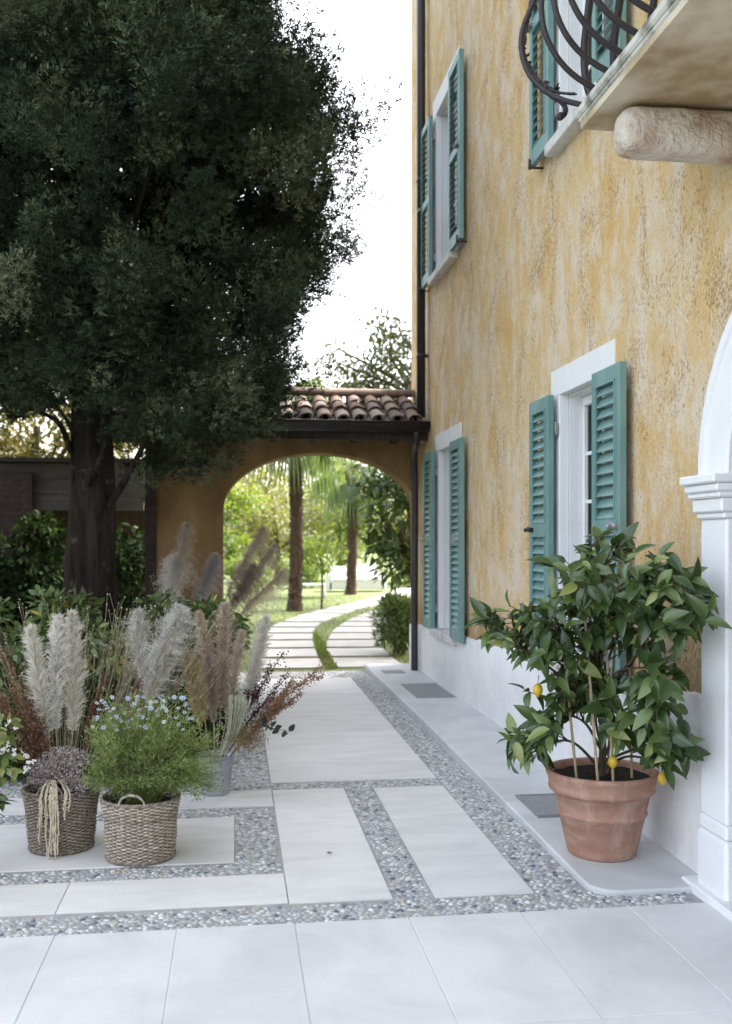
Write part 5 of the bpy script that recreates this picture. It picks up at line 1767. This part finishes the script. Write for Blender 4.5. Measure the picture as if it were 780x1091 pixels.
# thin meadow stems with small buds
rt = thing('bud_stems', 'wispy bunch of thin pale stems tipped with tiny buds', 'dried stem', b2 + (0.1, 0.2, 0))
m = MB(); bu = MB()
for i in range(120):
    x = rng.uniform(-20, 238) if i < 95 else rng.uniform(80, 200)
    yt_ = rng.uniform(642, 735)
    Y = rng.uniform(5.0, 6.0)
    x0 = 70 + (x - 70) * 0.35
    p0 = at(x0, 815, Y); p1 = at(x, yt_, Y)
    C_ = smooth_curve([p0, (p0 + p1) / 2 + rng.normal(0, 0.025, 3), p1], 12)
    cc = np.array((0.38, 0.32, 0.22)) * rng.uniform(0.6, 1.2)
    m.tube(C_, 0.0009, 4, 0, cc)
    for b in range(rng.integers(1, 4)):
        j = rng.integers(6, 11)
        q = C_[j] + (C_[min(11, j + 2)] - C_[j]) * 0.8 + rng.normal(0, 0.03, 3) + (0, 0, 0.04)
        m.tube([C_[j], (C_[j] + q) / 2 + (0, 0, 0.005), q], 0.0009, 4, 0, cc)
        bu.ball(q, rng.uniform(0.0028, 0.0048), 0, (0.52, 0.48, 0.38), 6, 4)
    bu.ball(C_[-1], rng.uniform(0.003, 0.0055), 0, (0.52, 0.48, 0.38), 6, 4)
m.build('stems', M['dry'], rt); tag(bu.build('buds', M['petal'], rt), kind='stuff')

# statice: greyish lilac cloud in the dark basket
rt = thing('statice_bunch', 'greyish lilac cloud of tiny dried flowers in the dark basket', 'dried flowers', b2)
m = MB()
cl = [(*at(68, 812, 4.92), 0.12, 0.09, 0.075), (*at(45, 822, 4.95), 0.08, 0.07, 0.06), (*at(82, 835, 4.9), 0.07, 0.06, 0.05)]
P, d, k = blob_points(2600, cl, 0.4)
cc = np.array([(0.42, 0.36, 0.36), (0.34, 0.28, 0.27), (0.52, 0.47, 0.47)])[rng.integers(0, 3, 2600)] * rng.uniform(0.7, 1.2, (2600, 1))
scatter(m, *LEAF_LOW, P, d + rng.normal(0, 0.5, d.shape), rand_dirs(2600), rng.uniform(0.007, 0.014, 2600), 0, cc, 1.5)
for q in P[::14]:
    m.tube([b2 + (0, 0, 0.08), (b2 + q) / 2 + (0, 0, 0.05), q], 0.001, 4, 0, (0.3, 0.24, 0.17))
m.build('flowers', M['dry'], rt)

# amaranth tassel hanging over the basket
tp = at(52, 845, 4.84)
rt = thing('amaranth_tassel', 'cream amaranth tassel hanging down the dark basket', 'dried flowers', tp)
m = MB()
for i in range(16):
    x = rng.uniform(43, 62) if i < 13 else rng.uniform(66, 76)
    ln_ = rng.uniform(880, 918) if i < 13 else rng.uniform(860, 895)
    Yf = 4.86
    P = smooth_curve([at(58, 838, 4.98), at((58 + x) / 2, 832, 4.90), at(x, 846, 4.855), at(x + rng.normal(0, 1), (846 + ln_) / 2, 4.855), at(x + rng.normal(0, 2), ln_, 4.865)], 40)
    P += rng.normal(0, 0.0012, P.shape)
    m.tube(P, 0.0035 * rng.uniform(0.8, 1.2, 40), 6, 0, np.array((0.66, 0.59, 0.46)) * rng.uniform(0.85, 1.1))
    K = 110
    j = rng.integers(10, 40, K)
    scatter(m, *LEAF_LOW, P[j] + rng.normal(0, 0.003, (K, 3)), rand_dirs(K), rand_dirs(K), rng.uniform(0.005, 0.010, K), 0, np.array((0.68, 0.61, 0.48)) * rng.uniform(0.75, 1.15, (K, 1)), 1.4)
m.build('strands', M['dry'], rt)

# feathery green plant with pale blue flowers
b1 = np.array([*B1, 0.27])
rt = thing('nigella_plant', 'feathery green plant with pale blue flowers in the nearest basket', 'flowering plant', b1)
st = MB(); fo = MB(); fl = MB()
NT = 400
lpos, ldir, lsz, lcol = [], [], [], []
for i in range(NT):
    a = rng.uniform(0, 2 * np.pi)
    q = math.sqrt(rng.uniform(0, 1))
    px = 163 + 74 * q * math.cos(a); py = 800 + 50 * math.sin(a) * q
    Yt = 4.84 + rng.normal(0, 0.11)
    if py > 836: py = 836 - 0.4 * (py - 836); Yt = 4.68
    if abs(px - 163) > 52: py = min(py, 835)
    if py < 800: py -= rng.exponential(7)
    if i % 5 == 0:
        px = rng.uniform(90, 128) if rng.uniform() < 0.45 else rng.uniform(186, 240); py = rng.uniform(812, 848); Yt = rng.uniform(4.68, 4.78)
    tip = at(px, py, Yt)
    tip[2] = max(tip[2], 0.25)
    p0 = b1 + (rng.normal(0, 0.05), rng.normal(0, 0.05), 0)
    C_ = smooth_curve([p0, p0 + (tip - p0) * 0.5 + (0, 0, 0.06), tip], 14)
    st.tube(C_, 0.0014, 4, 0, (0.16, 0.22, 0.06))
    n_ = 85
    j = rng.integers(4, 14, n_)
    lpos.append(C_[j] + rng.normal(0, 0.010, (n_, 3)))
    dd = norm(np.gradient(C_, axis=0))[j] * 0.6 + rng.normal(0, 0.6, (n_, 3)); dd[:, 2] += 0.25
    ldir.append(dd); lsz.append(rng.uniform(0.013, 0.032, n_))
    lcol.append(np.clip(rng.normal(0.5 + 0.25 * (tip[2] - 0.45), 0.2, n_), 0, 1))
lpos, ldir, lsz, lcol = np.concatenate(lpos), np.concatenate(ldir), np.concatenate(lsz), np.concatenate(lcol)
scatter(fo, *NEEDLE, lpos, ldir, rand_dirs(len(lpos)), lsz, 0, np.stack([lcol] * 3, -1), 0.85)
st.build('stem', M['dry'], rt); fo.build('foliage', M['fern'], rt)
for i in range(100):
    fl = MB()
    px = rng.uniform(98, 205); top = 742 + ((px - 155) / 60) ** 2 * 12
    p = at(px, top + rng.uniform(-4, 34), rng.uniform(4.66, 4.86))
    n_ = 6
    aa = np.arange(n_) * 2 * np.pi / n_ + rng.uniform(0, 1)
    up = norm(np.array([rng.normal(0, 0.4), -0.5 + rng.normal(0, 0.3), 0.8]))
    e1 = norm(np.cross(up, (1, 0, 0.1))); e2 = np.cross(up, e1)
    dd = np.cos(aa)[:, None] * e1 + np.sin(aa)[:, None] * e2 + up * 0.25
    c_ = np.array([(0.42, 0.52, 0.72), (0.60, 0.66, 0.76), (0.68, 0.72, 0.76), (0.50, 0.58, 0.74)])[rng.integers(4)]
    scatter(fl, *LEAF_LOW, np.repeat(p[None], n_, 0), dd, np.repeat(up[None], n_, 0), rng.uniform(0.010, 0.016), 0, np.tile(c_, (n_, 1)), 1.1)
    fl.ball(p + up * 0.003, 0.0035, 0, (0.3, 0.36, 0.16), 6, 4)
    fl.build('flower', M['petal'], rt)

# leafy plant with white flowers at the left edge
e0 = np.array([-1.42, 4.74, 0.30])
cl = [(*at(2, 775, 4.7), 0.085, 0.10, 0.07), (*at(0, 815, 4.7), 0.085, 0.1, 0.08), (*at(-12, 850, 4.7), 0.08, 0.1, 0.10), (*at(-25, 800, 4.7), 0.14, 0.12, 0.14), (-1.42, 4.74, 0.48, 0.16, 0.16, 0.14)]
ro = shrub('white_flower_plant', 'leafy plant with white blossoms cut off by the left edge', e0, cl, 430, 0.06, 'lemonleaf', None, LEAF, 3, 'flowering plant', 0.25, 0.5)
c = MB(); c.lathe((-1.42, 4.74, 0), [(0.001, 0.003), (0.095, 0.0), (0.10, 0.01), (0.125, 0.28), (0.135, 0.285), (0.135, 0.305), (0.122, 0.305), (0.118, 0.27), (0.001, 0.275)], 32)
c.build('pot', M['zinc'], ro)
fl = MB()
for (px, py) in ((8, 797), (26, 805), (32, 812), (3, 799), (12, 770), (-6, 780), (27, 818), (14, 800), (-10, 760)):
    p = at(px, py, 4.62)
    for q in range(4):
        fl = MB()
        pp = p + rng.normal(0, 0.010, 3)
        dd = rand_dirs(5)
        scatter(fl, *LEAF_LOW, np.repeat(pp[None], 5, 0), dd, rand_dirs(5), 0.014, 0, np.tile((0.75, 0.75, 0.72), (5, 1)), 1.7)
        fl.build('flower', M['petal'], ro)

# eucalyptus sprig hanging out over the slab, small dry leaf on the slab
rt = thing('eucalyptus_sprig', 'dark eucalyptus sprig hanging out over the long slab', 'sprig', b3)
m = MB()
C_ = smooth_curve([b3 + (0.05, 0, 0.1), at(262, 770, 5.75), at(282, 772, 5.55), at(292, 776, 5.5), at(308, 779, 5.48)], 30)
m.tube(C_, 0.0016, 5, 0, (0.12, 0.12, 0.07))
j = np.array([20, 21, 22, 23, 24, 25, 26, 27, 28, 29, 29, 23, 25])
scatter(m, *LEAF, C_[j], rand_dirs(len(j)) + (0.3, 0, -0.2), rand_dirs(len(j)) + (0, -0.6, 0.3), rng.uniform(0.035, 0.055, len(j)), 0, np.tile((0.035, 0.05, 0.04), (len(j), 1)), 1.5)
m.build('leaves', M['dry'], rt)
m = MB()
p = at(351, 912, 4.78); p[2] = 0.006
dd = rand_dirs(4); dd[:, 2] = 0.15
scatter(m, *LEAF, np.repeat(p[None], 4, 0), dd, np.tile((0, 0, 1.0), (4, 1)), 0.016, 0, np.tile((0.03, 0.022, 0.018), (4, 1)), 1.6)
tag(m.build('dry_leaf', M['dry'], None, p), 'tiny dark curled leaf lying on the pale slab', 'leaf')
# rough low ground foliage that hides the stems behind the baskets
cl = [(x, y, 0.28, 0.28, 0.25, 0.26) for x, y in ((-0.35, 6.75), (-0.8, 6.6), (-1.3, 6.5), (-1.8, 6.6), (-0.25, 7.3), (-2.4, 6.6))]
shrub('low_shrub', 'low dark green planting along the bed edge behind the bucket', (-0.9, 6.7, 0), cl, 3600, 0.06, 'darkshrub', None, LEAF_LOW, 20, bias=0.2)

# ------------------------------------------------------------------ light, sky, camera
EL, AZ = 44.0, 33.0     # sun behind the house, to the right and beyond
v = Vector((math.cos(R(EL)) * math.cos(R(AZ)), math.cos(R(EL)) * math.sin(R(AZ)), math.sin(R(EL))))
sun = bpy.data.lights.new('sun', 'SUN'); sun.energy = 2.0; sun.angle = R(0.53); sun.color = (1.0, 0.94, 0.85)
so = bpy.data.objects.new('sun', sun); COL.objects.link(so)
so.rotation_euler = v.to_track_quat('Z', 'Y').to_euler(); so.location = (20, 20, 30)
W = bpy.data.worlds.new('World'); SC.world = W; W.use_nodes = True
nt = W.node_tree
sky = nt.nodes.new('ShaderNodeTexSky'); sky.sky_type = 'NISHITA'; sky.sun_disc = False
sky.sun_elevation = R(EL); sky.sun_rotation = math.atan2(v.x, v.y)
sky.air_density = 1.0; sky.dust_density = 5.0; sky.ozone_density = 0.5
hs = nt.nodes.new('ShaderNodeHueSaturation'); hs.inputs['Saturation'].default_value = 0.40   # hazy, nearly white sky
nt.links.new(sky.outputs[0], hs.inputs['Color']); nt.links.new(hs.outputs[0], nt.nodes['Background'].inputs[0])
nt.nodes['Background'].inputs[1].default_value = 0.15

cam = bpy.data.cameras.new('camera'); co = bpy.data.objects.new('camera', cam); COL.objects.link(co)
cam.sensor_fit = 'VERTICAL'; cam.sensor_height = 36.0; cam.sensor_width = 24.0
cam.lens = 1061.0 / 1091.0 * 36.0
cam.shift_y = (578 - 545.5) / 1091.0
co.location = (0, 0, H); co.rotation_euler = (R(90), 0, -TH)
cam.clip_start = 0.05; cam.clip_end = 500
cam.dof.use_dof = True; cam.dof.focus_distance = 4.75; cam.dof.aperture_fstop = 2.8
SC.camera = co
SC.view_settings.view_transform = 'Standard'; SC.view_settings.look = 'None'
SC.view_settings.exposure = 2.68; SC.view_settings.gamma = 1.0
SC.view_settings.use_curve_mapping = False
SC.cycles.max_bounces = 8; SC.cycles.diffuse_bounces = 5; SC.cycles.transparent_max_bounces = 8
SC.cycles.use_denoising = True
SC.cycles.sample_clamp_indirect = 8
